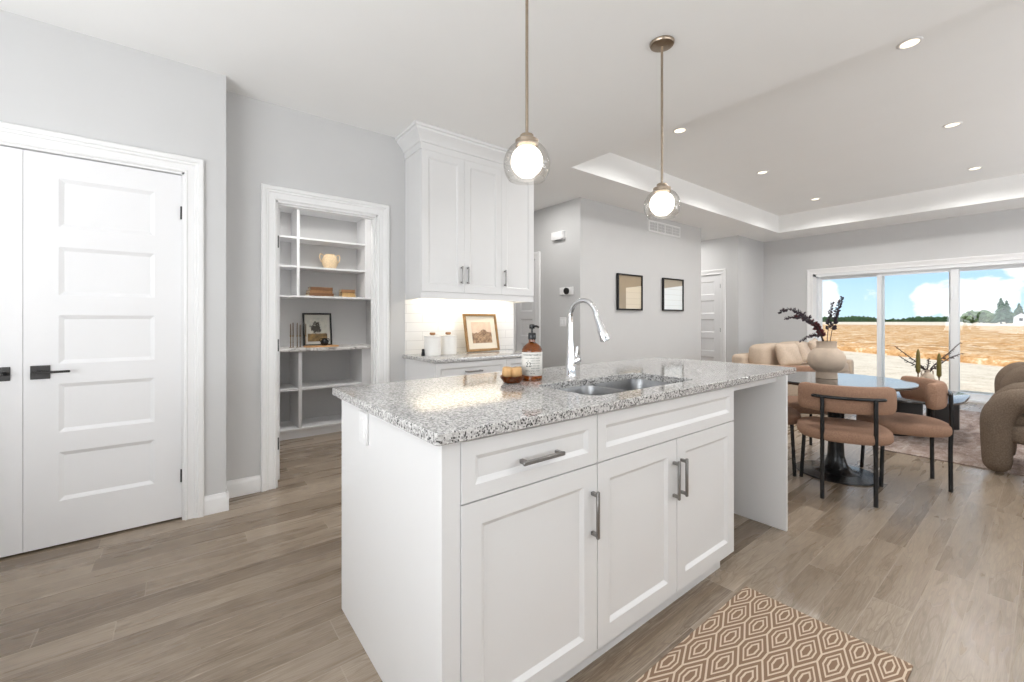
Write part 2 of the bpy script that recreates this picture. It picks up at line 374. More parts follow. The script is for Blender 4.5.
def softbox(bm, x0, x1, y0, y1, z0, z1, e=.35, n=10):
    """cushion: superellipsoid filling the box; e small = boxy"""
    t = bmesh.new(); sg = lambda v, p: math.copysign(abs(v)**p, v)
    cx, cy, cz = (x0+x1)/2, (y0+y1)/2, (z0+z1)/2; hx, hy, hz = (x1-x0)/2, (y1-y0)/2, (z1-z0)/2
    rings = []
    for i in range(1, 2*n):
        ph = -pi/2+pi*i/(2*n); row = []
        for k in range(4*n):
            th = 2*pi*k/(4*n)
            row.append(t.verts.new((cx+hx*sg(cos(ph), e)*sg(cos(th), e), cy+hy*sg(cos(ph), e)*sg(sin(th), e), cz+hz*sg(sin(ph), e))))
        rings.append(row)
    for a, b in zip(rings, rings[1:]):
        for k in range(4*n): t.faces.new((a[k], a[(k+1) % (4*n)], b[(k+1) % (4*n)], b[k]))
    t.faces.new(rings[0]); t.faces.new(rings[-1])
    join(bm, t)
def B(): return bmesh.new()
def obj(name, bm, m, parent=None, loc=(0, 0, 0), rot=(0, 0, 0), smooth=True, ang=38, label=None):
    me = bpy.data.meshes.new(name)
    bmesh.ops.remove_doubles(bm, verts=bm.verts[:], dist=1e-6)
    if smooth:
        for f in bm.faces: f.smooth = True
        for e in bm.edges:
            if len(e.link_faces) == 2 and e.calc_face_angle(0) > RAD(ang): e.smooth = False
    bm.to_mesh(me); bm.free(); me.materials.append(m)
    o = bpy.data.objects.new(name, me); COL.objects.link(o); o.location = loc; o.rotation_euler = rot
    if parent: o.parent = parent
    if label: o['label'] = label
    return o
def tag(o, label, cat, group=None, kind=None):
    o['label'] = label; o['category'] = cat
    if group: o['group'] = group
    if kind: o['kind'] = kind
    return o
def thing(name, label, cat, loc=(0, 0, 0), rotz=0, group=None):
    o = bpy.data.objects.new(name, None); o.empty_display_size = .1; COL.objects.link(o)
    o.location = loc; o.rotation_euler = (0, 0, rotz); return tag(o, label, cat, group)
def struct(name, bm, m, **kw):
    o = obj(name, bm, m, **kw)
    if 'parent' not in kw: o['kind'] = 'structure'
    return o
def sroot(name, loc=(0, 0, 0), rotz=0):
    o = bpy.data.objects.new(name, None); COL.objects.link(o); o.location = loc; o.rotation_euler = (0, 0, rotz); o['kind'] = 'structure'; return o
def dup(root, loc, rotz, label, group=None):
    r = root.copy(); COL.objects.link(r); r.location = loc; r.rotation_euler = (0, 0, rotz); r['label'] = label
    if group: r['group'] = group
    def rec(src, dst):
        for ch in list(src.children):
            c = ch.copy(); COL.objects.link(c); c.parent = dst; rec(ch, c)
    rec(root, r); return r

def panels(bm, w, h, t, cells, slope=.012, depth=.008):
    """slab w x h (front at y=0 facing -y, back at y=t) whose front has recessed panels; cells = [(x0,x1,z0,z1)] stacked in one column"""
    tb = bmesh.new(); q = lambda *p: tb.faces.new([tb.verts.new(v) for v in p])
    xs0, xs1 = cells[0][0], cells[0][1]
    q((0, 0, 0), (xs0, 0, 0), (xs0, 0, h), (0, 0, h)); q((xs1, 0, 0), (w, 0, 0), (w, 0, h), (xs1, 0, h))
    zs = [0]
    for c in cells: zs += [c[2], c[3]]
    zs.append(h)
    for i in range(0, len(zs), 2): q((xs0, 0, zs[i]), (xs1, 0, zs[i]), (xs1, 0, zs[i+1]), (xs0, 0, zs[i+1]))
    for x0, x1, z0, z1 in cells:
        o = [(x0, 0, z0), (x1, 0, z0), (x1, 0, z1), (x0, 0, z1)]; s = slope
        i = [(x0+s, depth, z0+s), (x1-s, depth, z0+s), (x1-s, depth, z1-s), (x0+s, depth, z1-s)]
        for k in range(4): q(o[k], o[(k+1) % 4], i[(k+1) % 4], i[k])
        q(*i)
    for x in (0, w): q((x, 0, 0), (x, t, 0), (x, t, h), (x, 0, h))
    for z in (0, h): q((0, 0, z), (w, 0, z), (w, t, z), (0, t, z))
    q((0, t, 0), (w, t, 0), (w, t, h), (0, t, h))
    bmesh.ops.remove_doubles(tb, verts=tb.verts[:], dist=1e-5); join(bm, tb)
def five_panel(bm, w, h, t=.035, st=.13):
    cells = []; ph = (h-.23-.12-4*.105)/5; z = .23
    for k in range(5): cells.append((st, w-st, z, z+ph)); z += ph+.105
    panels(bm, w, h, t, cells, .020, .011)
def shaker(bm, w, h, t=.02, fr=.06): panels(bm, w, h, t, [(fr, w-fr, fr, h-fr)], .014, .010)
def pull(parent, x, z, length, vertical, label=None):
    b = B(); p = .0062
    if vertical:
        box(b, x-p, x+p, -.031, -.021, z-length/2, z+length/2, .002)
        for zz in (z-length/2+.012, z+length/2-.012): box(b, x-p, x+p, -.026, .001, zz-.006, zz+.006, .001)
    else:
        box(b, x-length/2, x+length/2, -.031, -.021, z-p, z+p, .002)
        for xx in (x-length/2+.012, x+length/2-.012): box(b, xx-.006, xx+.006, -.026, .001, z-p, z+p, .001)
    return obj('pull_handle', b, NICKEL, parent)
CAS = [(0, 0), (0, .010), (.006, .014), (.012, .014), (.016, .009), (.046, .011), (.052, .017), (.062, .017), (.068, .024), (.088, .024), (.095, .018), (.095, 0)]
def casing(bm, x0, x1, z1, z0=0., bottom=False):
    """door casing around an opening, local: wall face y=0, room towards -y"""
    loops = []
    for u, v in CAS:
        l = [(x0-u, -v, z0-(u if bottom else 0)), (x0-u, -v, z1+u), (x1+u, -v, z1+u), (x1+u, -v, z0-(u if bottom else 0))]
        loops.append(l)
    t = bmesh.new(); R = [[t.verts.new(p) for p in l] for l in loops]; n = 4
    for a, b in zip(R, R[1:]+[R[0]]):
        for k in range(n if bottom else n-1): t.faces.new((a[k], a[(k+1) % n], b[(k+1) % n], b[k]))
    if not bottom: t.faces.new([r[0] for r in R]); t.faces.new([r[3] for r in R])
    join(bm, t)
BASEP = [(0, 0), (.014, 0), (.014, .085), (.011, .095), (.008, .102), (.006, .115), (0, .115)]
def base_run(bm, p, q, nrm):
    """baseboard from p to q, nrm = unit direction into the room"""
    loft(bm, [[(a[0]+nrm[0]*u, a[1]+nrm[1]*u, z) for u, z in BASEP] for a in (p, q)])
def hinge(parent, x, z, y=-.004):
    b = B(); box(b, x-.008, x+.006, y-.001, y+.012, z-.038, z+.038)
    tube(b, [(x, y-.004, z-.038), (x, y-.004, z+.038)], .005, 8); return obj('hinge', b, GUN, parent)
def wall_x(name, y0, y1, x0, x1, z0, z1, holes=(), m=WALL):
    """wall running along x with rectangular holes (hx0,hx1,hz0,hz1)"""
    b = B(); cur = x0
    for hx0, hx1, hz0, hz1 in sorted(holes):
        if hx0 > cur: box(b, cur, hx0, y0, y1, z0, z1)
        if hz0 > z0: box(b, hx0, hx1, y0, y1, z0, hz0)
        if hz1 < z1: box(b, hx0, hx1, y0, y1, hz1, z1)
        cur = hx1
    if cur < x1: box(b, cur, x1, y0, y1, z0, z1)
    return struct(name, b, m, smooth=False)
def wall_y(name, x0, x1, y0, y1, z0, z1, holes=(), m=WALL):
    b = B(); cur = y0
    for h0, h1, hz0, hz1 in sorted(holes):
        if h0 > cur: box(b, x0, x1, cur, h0, z0, z1)
        if hz0 > z0: box(b, x0, x1, h0, h1, z0, hz0)
        if hz1 < z1: box(b, x0, x1, h0, h1, hz1, z1)
        cur = h1
    if cur < y1: box(b, x0, x1, cur, y1, z0, z1)
    return struct(name, b, m, smooth=False)

# ------------------------------------------------------------------ room shell
CZ = 2.74
b = B(); box(b, -2.1, 9.3, -3.1, 6.2, -.12, 0); struct('floor', b, FLOOR, smooth=False)
TX0, TX1, TY0, TY1, TZ = 3.105, 8.33, -1.83, 3.0, 3.04
b = B()
box(b, -2.1, TX0, -3.1, 6.2, CZ, TZ+.1); box(b, TX1, 9.34, -3.1, 6.2, CZ, TZ+.1)
box(b, TX0, TX1, TY1, 6.2, CZ, TZ+.1); box(b, TX0, TX1, -3.1, TY0, CZ, TZ+.1)
box(b, TX0, TX1, TY0, TY1, TZ, TZ+.1)
struct('ceiling', b, CEIL, smooth=False)
YC, YP = 3.22, 3.43
wall_x('wall_closet', YC, YC+.12, -2.1, .228, 0, CZ, [(-1.27, .02, 0, 2.085)])
b = B(); box(b, .12, .228, YC+.12, YP, 0, CZ); box(b, .12, .228, YP, 5.27, 0, CZ); struct('wall_jog', b, WALL, smooth=False)
wall_x('wall_pantry', YP, YP+.12, .228, 2.715, 0, CZ, [(.54, 1.278, 0, 2.06)])
wall_y('wall_pantry_side', 1.78, 1.9, YP+.12, 5.15, 0, CZ)
wall_x('wall_pantry_back', 5.15, 5.27, .228, 1.9, 0, CZ)
wall_y('wall_hall_left', 2.595, 2.715, YP+.12, 5.3, 0, CZ)
wall_x('wall_hall_end', 5.3, 5.42, 2.595, 4.07, 0, CZ)
wall_y('wall_thermostat', 3.95, 4.07, 3.66, 5.3, 0, CZ, [(4.5, 4.96, 0, 2.06)])
wall_x('wall_picture', 3.66, 3.78, 4.07, 6.9, 0, CZ)
wall_y('wall_passage_left', 6.78, 6.9, 3.78, 5.6, 0, CZ)
wall_x('wall_passage_end', 5.6, 5.72, 6.78, 8.12, 0, CZ)
wall_y('wall_passage_door', 8.0, 8.12, 3.54, 5.6, 0, CZ, [(3.86, 4.62, 0, 2.06)])
wall_x('wall_living_corner', 3.54, 3.66, 8.12, 9.1, 0, CZ)
WY0, WY1, WZ1 = .0, 2.71, 2.03
wall_y('wall_window', 9.1, 9.28, -3.1, 6.2, 0, CZ, [(WY0, WY1, 0, WZ1)])
wall_x('wall_outer', 6.05, 6.2, -2.1, 9.1, 0, CZ)
wall_y('wall_back', -2.1, -1.98, -3.1, 6.05, 0, CZ, [(-1.0, 2.2, .55, 2.35)])
wall_x('wall_right', -3.1, -2.98, -1.98, 9.1, 0, CZ, [(-.5, 3.7, .55, 2.35), (5.0, 8.2, .55, 2.35)])
# baseboards
b = B(); base_run(b, (.115, YC), (.2412, YC), (0, -1)); base_run(b, (.228, YC-.0132), (.228, YP), (1, 0)); struct('baseboard_closet', b, TRIM)
b = B(); base_run(b, (.228, YP), (.443, YP), (0, -1)); base_run(b, (1.376, YP), (1.515, YP), (0, -1)); struct('baseboard_pantry', b, TRIM)
b = B(); base_run(b, (3.95, 3.646), (3.95, 4.40), (-1, 0)); base_run(b, (3.936, 3.66), (6.914, 3.66), (0, -1)); base_run(b, (6.9, 3.66), (6.9, 5.6), (1, 0)); struct('baseboard_picture', b, TRIM)
b = B(); base_run(b, (8.0, 3.526), (8.0, 3.762), (-1, 0)); base_run(b, (7.986, 3.54), (9.1, 3.54), (0, -1)); base_run(b, (9.1, 3.54), (9.1, 2.805), (-1, 0)); base_run(b, (9.1, -.1), (9.1, -2.98), (-1, 0)); struct('baseboard_living', b, TRIM)

# closet double door (wall face y=YC)
b = B(); casing(b, -1.27, .02, 2.085); struct('trim_1', b, TRIM, loc=(0, YC, 0), ang=12)
b = B(); box(b, -1.27, -1.255, 0, .12, 0, 2.085); box(b, .0085, .02, 0, .12, 0, 2.085); box(b, -1.27, .02, 0, .12, 2.074, 2.085); struct('trim_2', b, TRIM, loc=(0, YC, 0), smooth=False)
def leaf(name, x0, w, handle_x, flip, hx):
    b = B(); five_panel(b, w, 2.055, .035, .125)
    o = struct(name, b, DOORM, loc=(x0, YC+.018, .014), ang=8)
    h = B(); box(h, handle_x-.035, handle_x+.035, -.008, 0, .88, .95, .001)
    obj('handle_plate', h, GUN, o)
    h = B(); s = flip
    tube(h, [(handle_x-.012*s, -.006, .917), (handle_x-.012*s, -.048, .917)], .009, 10)
    box(h, *sorted((handle_x-.022*s, handle_x+.115*s)), -.056, -.044, .911, .923, .003)
    obj('lever', h, GUN, o)
    for z in (.25, 1.83): hinge(o, hx, z)
leaf('door_1', -.631, .6385, .060, 1, .6385)
leaf('door_2', -1.254, .621, .545, -1, 0)
# pantry opening: casing, jamb, open door leaf seen on edge
b = B(); casing(b, .54, 1.278, 2.06); struct('trim_3', b, TRIM, loc=(0, YP, 0), ang=12)
b = B(); box(b, .54, .550, 0, .12, 0, 2.06); box(b, 1.266, 1.278, 0, .12, 0, 2.06); box(b, .54, 1.278, 0, .12, 2.044, 2.06)
box(b, 1.256, 1.266, .03, .05, 0, 2.044); box(b, .55, 1.256, .03, .05, 2.034, 2.044); struct('trim_4', b, TRIM, loc=(0, YP, 0), smooth=False)
b = B(); five_panel(b, .67, 2.02, .035, .12)
o = struct('door_3', b, DOORM, loc=(.583, YP+.122, .012), rot=(0, 0, pi/2), ang=8)
for z in (.27, 1.0, 1.77):
    h = B(); box(h, -.004, .003, .006, .034, z-.045, z+.045); tube(h, [(-.005, .034, z-.045), (-.005, .034, z+.045)], .005, 8); obj('hinge', h, GUN, o)
# linen-closet door by the thermostat (wall face x=3.95)
r_ = -pi/2
b = B(); casing(b, -4.96, -4.5, 2.06); struct('trim_5', b, TRIM, loc=(3.95, 0, 0), rot=(0, 0, r_), ang=12)
b = B(); five_panel(b, .45, 2.045, .035, .09); o = struct('door_4', b, DOORM, loc=(3.965, 4.955, .012), rot=(0, 0, r_), ang=8)
for z in (.27, 1.0, 1.83): hinge(o, .448, z)
# far door in the passage (wall face x=8.0)
b = B(); casing(b, -4.62, -3.86, 2.06); struct('trim_6', b, TRIM, loc=(8.0, 0, 0), rot=(0, 0, r_), ang=12)
b = B(); five_panel(b, .75, 2.045, .035, .12); o = struct('door_5', b, DOORM, loc=(8.012, 4.615, .012), rot=(0, 0, r_), ang=8)
for z in (.27, 1.0, 1.83): hinge(o, .748, z)
# unseen windows added to hold the fill lamps behind the camera
def added_window(name, loc, rz, w, z0, z1):
    o = sroot(name, loc, rz); f = B(); hw = w/2
    for x0, x1, a, c in ((-hw, hw, z0, z0+.05), (-hw, hw, z1-.05, z1), (-hw, -hw+.05, z0, z1), (hw-.05, hw, z0, z1), (-.025, .025, z0, z1)): box(f, x0, x1, .0, .06, a, c)
    obj('window_frame', f, VINYL, o, smooth=False)  # frame of the added unseen window
    p = B(); box(p, -hw+.05, hw-.05, .03, .034, z0+.05, z1-.05); obj('pane', p, GLASS, o, smooth=False)
added_window('added_window_2', (-2.06, .6, 0), pi/2, 3.2, .55, 2.35)
added_window('added_window_3', (1.6, -3.02, 0), pi, 4.2, .55, 2.35)
added_window('added_window_4', (6.6, -3.02, 0), pi, 3.2, .55, 2.35)

# patio door, local: x runs towards -world y, room side at -y
def glass_mat():
    m = bpy.data.materials.new('window_glass'); m.use_nodes = True; t = NT(m.node_tree); t.n.remove(t.n['Principled BSDF'])
    tr = t.new('ShaderNodeBsdfTransparent'); tr.inputs[0].default_value = (.97, .98, .98, 1)
    gl = t.new('ShaderNodeBsdfGlossy'); gl.inputs['Roughness'].default_value = 0
    fr = t.new('ShaderNodeLayerWeight'); fr.inputs[0].default_value = .5
    mx = t.new('ShaderNodeMixShader'); t.put(mx.inputs[0], t.m('ADD', .02, t.m('MULTIPLY', t.m('POWER', fr.outputs['Facing'], 4.0), .5))); t.l.new(tr.outputs[0], mx.inputs[1]); t.l.new(gl.outputs[0], mx.inputs[2])
    t.l.new(mx.outputs[0], t.n['Material Output'].inputs[0]); return m
PANE = glass_mat()
wr = sroot('window_1', (9.1, 0, 0), -pi/2)
b = B(); casing(b, -WY1, -WY0, WZ1); obj('casing', b, TRIM, wr, ang=12)
b = B(); box(b, -WY1, -WY1+.05, 0, .16, 0, WZ1); box(b, -WY0-.05, -WY0, 0, .16, 0, WZ1); box(b, -WY1, -WY0, 0, .16, WZ1-.05, WZ1); box(b, -WY1, -WY0, -.02, .16, 0, .03)
obj('window_frame', b, VINYL, wr, smooth=False)
def sash(x0, x1, y, st0, st1, name='sash'):
    f = B(); box(f, x0, x0+st0, y, y+.045, .03, WZ1-.05, .003); box(f, x1-st1, x1, y, y+.045, .03, WZ1-.05, .003)
    box(f, x0+st0, x1-st1, y+.001, y+.044, WZ1-.10, WZ1-.05); box(f, x0+st0, x1-st1, y+.001, y+.044, .03, .12)
    o = obj(name, f, VINYL, wr)
    p = B(); box(p, x0+st0-.005, x1-st1+.005, y+.018, y+.026, .115, WZ1-.095); obj('pane', p, PANE, o, smooth=False)
    return o
sash(-2.66, -1.735, .095, .055, .09)
s2 = sash(-1.82, -.875, .045, .06, .09)
sash(-.985, -.05, .095, .115, .055)
h = B(); box(h, -.962, -.938, .015, .047, 1.50, 1.70, .008, 2); obj('door_pull', h, VINYL, s2)
h = B(); box(h, -.9665, -.958, .05, .088, .06, 1.97); obj('weather_strip', h, GUN, s2)

# ------------------------------------------------------------------ kitchen island
IX0, IX1, IY0, IY1 = .528, 2.727, .965, 1.825
CB, CT = .886, .918
isl = thing('kitchen_island', 'white panelled kitchen island cabinet carrying the speckled granite slab', 'kitchen island', (0, 0, 0))
b = B(); box(b, IX0, IX0+.02, IY0+.012, IY1, 0, CB, .001); obj('side_panel', b, CAB, isl)
b = B(); box(b, IX0+.001, .584, IY0+.004, IY0+.02, .06, CB-.004); box(b, IX0+.02, .584, IY0+.02, IY0+.03, 0, CB-.004); obj('filler_strip', b, CAB, isl)
b = B(); box(b, .56, 1.19, IY0+.023, IY1-.03, .07, CB-.002); box(b, 1.96, 2.135, IY0+.023, IY1-.03, .07, CB-.002); box(b, 1.19, 1.96, IY0+.023, IY1-.03, .07, .62); box(b, 1.19, 1.96, IY0+.023, IY0+.045, .62, CB-.002); box(b, 1.19, 1.96, IY1-.06, IY1-.03, .62, CB-.002); obj('carcass', b, CAB, isl, smooth=False)
b = B(); box(b, .57, 2.062, IY0+.033, IY0+.05, 0, .07); obj('toe_kick', b, CAB, isl, smooth=False)
b = B(); box(b, IX0+.02, IX1, IY1-.03, IY1, 0, CB-.001); obj('back_panel', b, CAB, isl, smooth=False)
b = B(); box(b, IX1-.02, IX1, .935, IY1-.03, 0, CB-.001, .001); obj('end_panel', b, CAB, isl)
b = B(); box(b, 2.135, IX1-.02, IY0+.02, IY0+.04, .846, CB-.001); obj('rail', b, CAB, isl, smooth=False)
d = B(); shaker(d, .538, .165, .02, .043); o = obj('drawer', d, CAB, isl, (.586, IY0, .711), ang=20); pull(o, .274, .075, .166, False)
d = B(); shaker(d, 1.004, .165, .02, .043); obj('false_drawer_front', d, CAB, isl, (1.129, IY0, .711), ang=20)
for x, w, px in ((.586, .538, .514), (1.129, .493, .469), (1.627, .506, .029)):
    d = B(); shaker(d, w, .637, .02, .063); o = obj('cabinet_door', d, CAB, isl, (x, IY0, .069), ang=20)
    pull(o, px, .477, .158, True)
b = B(); box(b, IX0-.010, IX0, 1.50, 1.58, .752, .868, .003); o = obj('outlet_plate', b, PLASTIC, isl, label='white cover plate with one tall rocker on the island side')
b = B(); box(b, IX0-.014, IX0-.008, 1.524, 1.556, .776, .844, .002); obj('rocker', b, PLASTIC, o)

# granite top with the sink cut-out
SX0, SX1, SY0, SY1 = 1.206, 1.93, 1.047, 1.39
n = 6
def ring(x0, x1, y0, y1, r, z): return [(x, y, z) for x, y in rrect(x0, x1, y0, y1, r, n)]
CX0, CX1, CY0, CY1 = .497, 2.88, .938, 1.858
b = B()
loft(b, [ring(SX0, SX1, SY0, SY1, .05, CB), ring(CX0+.004, CX1-.004, CY0+.004, CY1-.004, .012, CB), ring(CX0, CX1, CY0, CY1, .014, CB+.004), ring(CX0, CX1, CY0, CY1, .014, CT-.0025), ring(CX0+.0025, CX1-.0025, CY0+.0025, CY1-.0025, .013, CT), ring(SX0-.003, SX1+.003, SY0-.003, SY1+.003, .053, CT), ring(SX0, SX1, SY0, SY1, .05, CT-.003)], close=True)
tag(obj('worktop', b, GRANITE, ang=28), 'long white and grey speckled granite worktop on the island', 'countertop')
sk = thing('kitchen_sink', 'stainless steel double bowl sink set under the island granite', 'sink', (0, 0, 0))
def bowl(x0, x1):
    y0, y1 = SY0-.008, SY1+.008; b = B(); zt = CB-.001; zb = CB-.20
    loft(b, [ring(x0-.006, x1+.006, y0-.012, y1+.012, .05, zt), ring(x0, x1, y0, y1, .05, zt), ring(x0+.006, x1-.006, y0+.006, y1-.006, .05, zt-.03), ring(x0+.012, x1-.012, y0+.012, y1-.012, .05, zb+.03), ring(x0+.045, x1-.045, y0+.045, y1-.045, .04, zb)], caps=(False, True))
    o = obj('sink_bowl', b, STEEL, sk)
    m = o.modifiers.new('thick', 'SOLIDIFY'); m.thickness = .0012; m.offset = -1
    d = B(); lathe(d, [(0, .001), (.03, .001), (.042, .004), (.045, 0)], 24, (x0+x1)/2, (y0+y1)/2, zb+.001); obj('drain', d, CHROME, o)
bowl(SX0-.008, 1.556); bowl(1.581, SX1+.008)
# faucet
fx, fy = 1.568, 1.52
fa = thing('kitchen_faucet', 'tall polished chrome gooseneck pull-down faucet behind the sink', 'faucet', (fx, fy, CT))
b = B(); lathe(b, [(.0285, 0), (.0285, .006), (.026, .01), (.0255, .05), (.021, .1), (.016, .16), (.0135, .21), (.0125, .26)], 28); obj('body', b, CHROME, fa)
pth = [(0, 0, .255)] + [(0, -.088+.088*cos(a), .305+.088*sin(a)) for a in [i*pi/14 for i in range(0, 13)]]
last = pth[-1]; pth.append((0, last[1]-.010, last[2]-.03))
b = B(); tube(b, pth, .0125, 16); obj('spout', b, CHROME, fa)
e = Vector(pth[-1]); dv = Vector((.06, -.42, -1)).normalized()
b = B(); tube(b, [e, e+dv*.005, e+dv*.03, e+dv*.085, e+dv*.125, e+dv*.13], [.0135, .0145, .016, .022, .026, .024], 20)
tube(b, [e+dv*.126, e+dv*.134], .018, 16); obj('spray_head', b, CHROME, fa)
b = B(); tube(b, [(.012, 0, .072), (.05, 0, .084)], [.023, .023], 20); tube(b, [(.05, 0, .084), (.058, 0, .087)], [.026, .022], 20)
tube(b, [(.036, .0, .09), (.042, -.004, .125), (.046, -.008, .15)], [.013, .010, .008], 12); obj('lever_handle', b, CHROME, fa)
fa.scale = (.965,)*3
# soap bottle
so = thing('soap_bottle', 'amber pump soap bottle with paper label beside the sink', 'bottle', (1.298, 1.507, CT), RAD(-128))
R_ = .0495
b = B(); lathe(b, [(0, 0), (R_-.004, 0), (R_, .004), (R_, .142), (R_-.002, .153), (R_-.008, .165), (R_-.019, .175), (.022, .180), (.016, .185), (.015, .203), (0, .203)], 32); obj('glass_body', b, AMBER, so)
b = B(); tt = bmesh.new()
NA = 28; A0 = RAD(115)
g0 = [[(R_+.0007)*cos(-A0+2*A0*k/NA) for k in range(NA+1)], [(R_+.0007)*sin(-A0+2*A0*k/NA) for k in range(NA+1)]]
lo = [tt.verts.new((g0[0][k], g0[1][k], .026)) for k in range(NA+1)]; hi = [tt.verts.new((g0[0][k], g0[1][k], .138)) for k in range(NA+1)]
for k in range(NA): tt.faces.new((lo[k], lo[k+1], hi[k+1], hi[k]))
join(b, tt); lab = obj('paper_label', b, PAPER, so)
lab.modifiers.new('thick', 'SOLIDIFY').thickness = .0005
def wrap_text(body, size, zc, parent, spread=0.):
    cu = bpy.data.curves.new('t', 'FONT'); cu.body = body; cu.size = size; cu.align_x = 'CENTER'; cu.resolution_u = 2
    to = bpy.data.objects.new('t', cu); COL.objects.link(to)
    me = to.to_mesh(); bm = bmesh.new(); bm.from_mesh(me); to.to_mesh_clear(); bpy.data.objects.remove(to); bpy.data.curves.remove(cu)
    for v in bm.verts:
        a = v.co.x/R_ + spread; v.co = Vector(((R_+.0013)*cos(a), (R_+.0013)*sin(a), zc+v.co.y))
    return obj('lettering', bm, INK, parent)
for zz, tx, sz, sp in ((.122, 'COUNTRY SOAP CO.', .0105, 0), (.108, 'HAND & BODY WASH', .0075, 0), (.094, 'x', .012, -.42), (.096, 'CLEAN HANDS', .0070, .30), (.070, '22', .030, -.38), (.084, 'MADE WITH', .0080, .30), (.072, 'PLANT OILS', .0080, .30), (.060, 'AND HERBS', .0080, .30), (.048, 'GENTLE DAILY WASH', .0075, 0), (.036, '500 ML', .0075, 0)):
    wrap_text(tx, sz, zz, lab, sp)
b = B(); lathe(b, [(0, .198), (.0185, .198), (.019, .2), (.019, .226), (.017, .230), (0, .230)], 24); obj('cap', b, BLACK, so)
b = B(); tube(b, [(0, 0, .229), (0, 0, .252)], .005, 10); lathe(b, [(0, .25), (.012, .25), (.013, .253), (.013, .268), (.009, .272), (0, .272)], 16)
tube(b, [(0, 0, .263), (.012, .022, .262), (.016, .032, .256)], [.006, .0055, .005], 8); obj('pump', b, BLACK, so)
so.scale = (.965,)*3
# bowl with brushes
bw = thing('amber_bowl', 'small amber glass bowl holding wooden brushes by the soap bottle', 'bowl', (1.179, 1.505, CT))
b = B(); lathe(b, [(0, 0), (.034, 0), (.041, .004), (.054, .022), (.056, .032), (.0535, .032), (.050, .024), (.036, .008), (0, .007)], 32); obj('bowl', b, AMBER, bw)
def brush(name, x, y, rz, tilt, lab_):
    o = thing(name, lab_, 'brush', (x, y, CT+.012), rz, 'wooden brush heads in the amber bowl'); o.rotation_euler = (tilt, 0, rz)
    b = B(); lathe(b, [(0, .018), (.022, .018), (.0255, .023), (.0255, .052), (.022, .057), (0, .057)], 20); obj('wooden_head', b, M('pale_beech', H(206, 164, 112), .55, vary=(40, .12)), o)
    b = B(); lathe(b, [(0, 0), (.014, 0), (.018, .019), (0, .019)], 20); obj('bristles', b, M('tan_bristle', H(150, 112, 70), .9, vary=(200, .3)), o)
brush('dish_brush_head', 1.160, 1.519, .3, .12, 'left wooden brush head standing in the amber bowl')
brush('dish_brush_head', 1.197, 1.491, 1.2, -.12, 'right wooden brush head in the bowl, next to the bottle')

# ------------------------------------------------------------------ upper and base cabinets on the pantry wall
UX0, UX1, UYF, UZ0, UZ1 = 1.52, 2.712, 3.12, 1.43, 2.585
uc = thing('wall_cabinet', 'tall white three-door wall cabinet with crown moulding to the ceiling', 'cabinet')
b = B(); box(b, UX0, UX1, UYF+.02, YP-.001, UZ0, UZ1); obj('carcass', b, CAB, uc, smooth=False)
for x, w, px in ((UX0+.002, .398, .398-.03), (UX0+.402, .398, .03), (UX0+.802, .388, .03)):
    d = B(); shaker(d, w, UZ1-UZ0-.006, .02, .06); o = obj('cabinet_door', d, CAB, uc, (x, UYF, UZ0+.003), ang=20); pull(o, px, .15, .15, True)
def sweep_front(bm, prof, x0, x1, yf, yb):
    """profile (out, z) swept round left side, front and right side of a cabinet"""
    t = bmesh.new(); R = []
    for u, z in prof: R.append([t.verts.new(p) for p in ((x0-u, yb, z), (x0-u, yf-u, z), (x1+u, yf-u, z), (x1+u, yb, z))])
    for a, c in zip(R, R[1:]+[R[0]]):
        for k in range(3): t.faces.new((a[k], a[k+1], c[k+1], c[k]))
    t.faces.new([r[0] for r in R]); t.faces.new([r[3] for r in R]); join(bm, t)
b = B(); sweep_front(b, [(0, 2.575), (.008, 2.575), (.010, 2.625), (.022, 2.63), (.026, 2.645), (.05, 2.675), (.074, 2.70), (.078, 2.715), (.092, 2.72), (.094, CZ-.001), (0, CZ-.001)], UX0, UX1, UYF+.004, YP-.001); obj('crown_moulding', b, CAB, uc, ang=25)
b = B(); sweep_front(b, [(0, 1.375), (.002, 1.375), (.002, 1.430), (-.016, 1.430), (-.016, 1.375)], UX0, UX1, UYF+.012, YP-.001); obj('light_rail', b, CAB, uc, ang=25)
b = B(); box(b, 1.62, 2.6, 3.33, 3.36, 1.418, 1.43); obj('light_strip', b, M('lit_led_strip', (1, 1, 1), .4, emit=(1, .84, .60), estr=3), uc, label='lit warm light strip under the cabinet')
lamp('undercabinet_lamp', 'AREA', (2.11, 3.345, 1.415), 1.8, (1, .90, .72), aim=(0, .25, -1), shape='RECTANGLE', size=.98, size_y=.03)
b = B(); box(b, 1.515, 2.695, YP-.009, YP-.0005, .905, 1.43); tag(obj('tile_backsplash', b, TILE, smooth=False), 'white tiled backsplash glowing warm beneath the wall cabinet', 'backsplash')
BYF = 2.88
bc = thing('base_cabinet', 'white base cabinet with drawers below the wall cabinet', 'cabinet')
BX1 = 2.53
b = B(); box(b, UX0, BX1, BYF+.02, YP-.001, .1, .873); obj('carcass', b, CAB, bc, smooth=False)
b = B(); box(b, UX0, BX1, BYF+.07, BYF+.09, 0, .1); obj('toe_kick', b, CAB, bc, smooth=False)
for x, w in ((UX0+.002, .668), (UX0+.674, .334)):
    d = B(); shaker(d, w, .155, .02, .04); o = obj('drawer', d, CAB, bc, (x, BYF, .712), ang=20); pull(o, w/2, .078, .16, False)
    d = B(); shaker(d, w, .6, .02, .06); o = obj('cabinet_door', d, CAB, bc, (x, BYF, .107), ang=20); pull(o, w-.03, .5, .15, True)
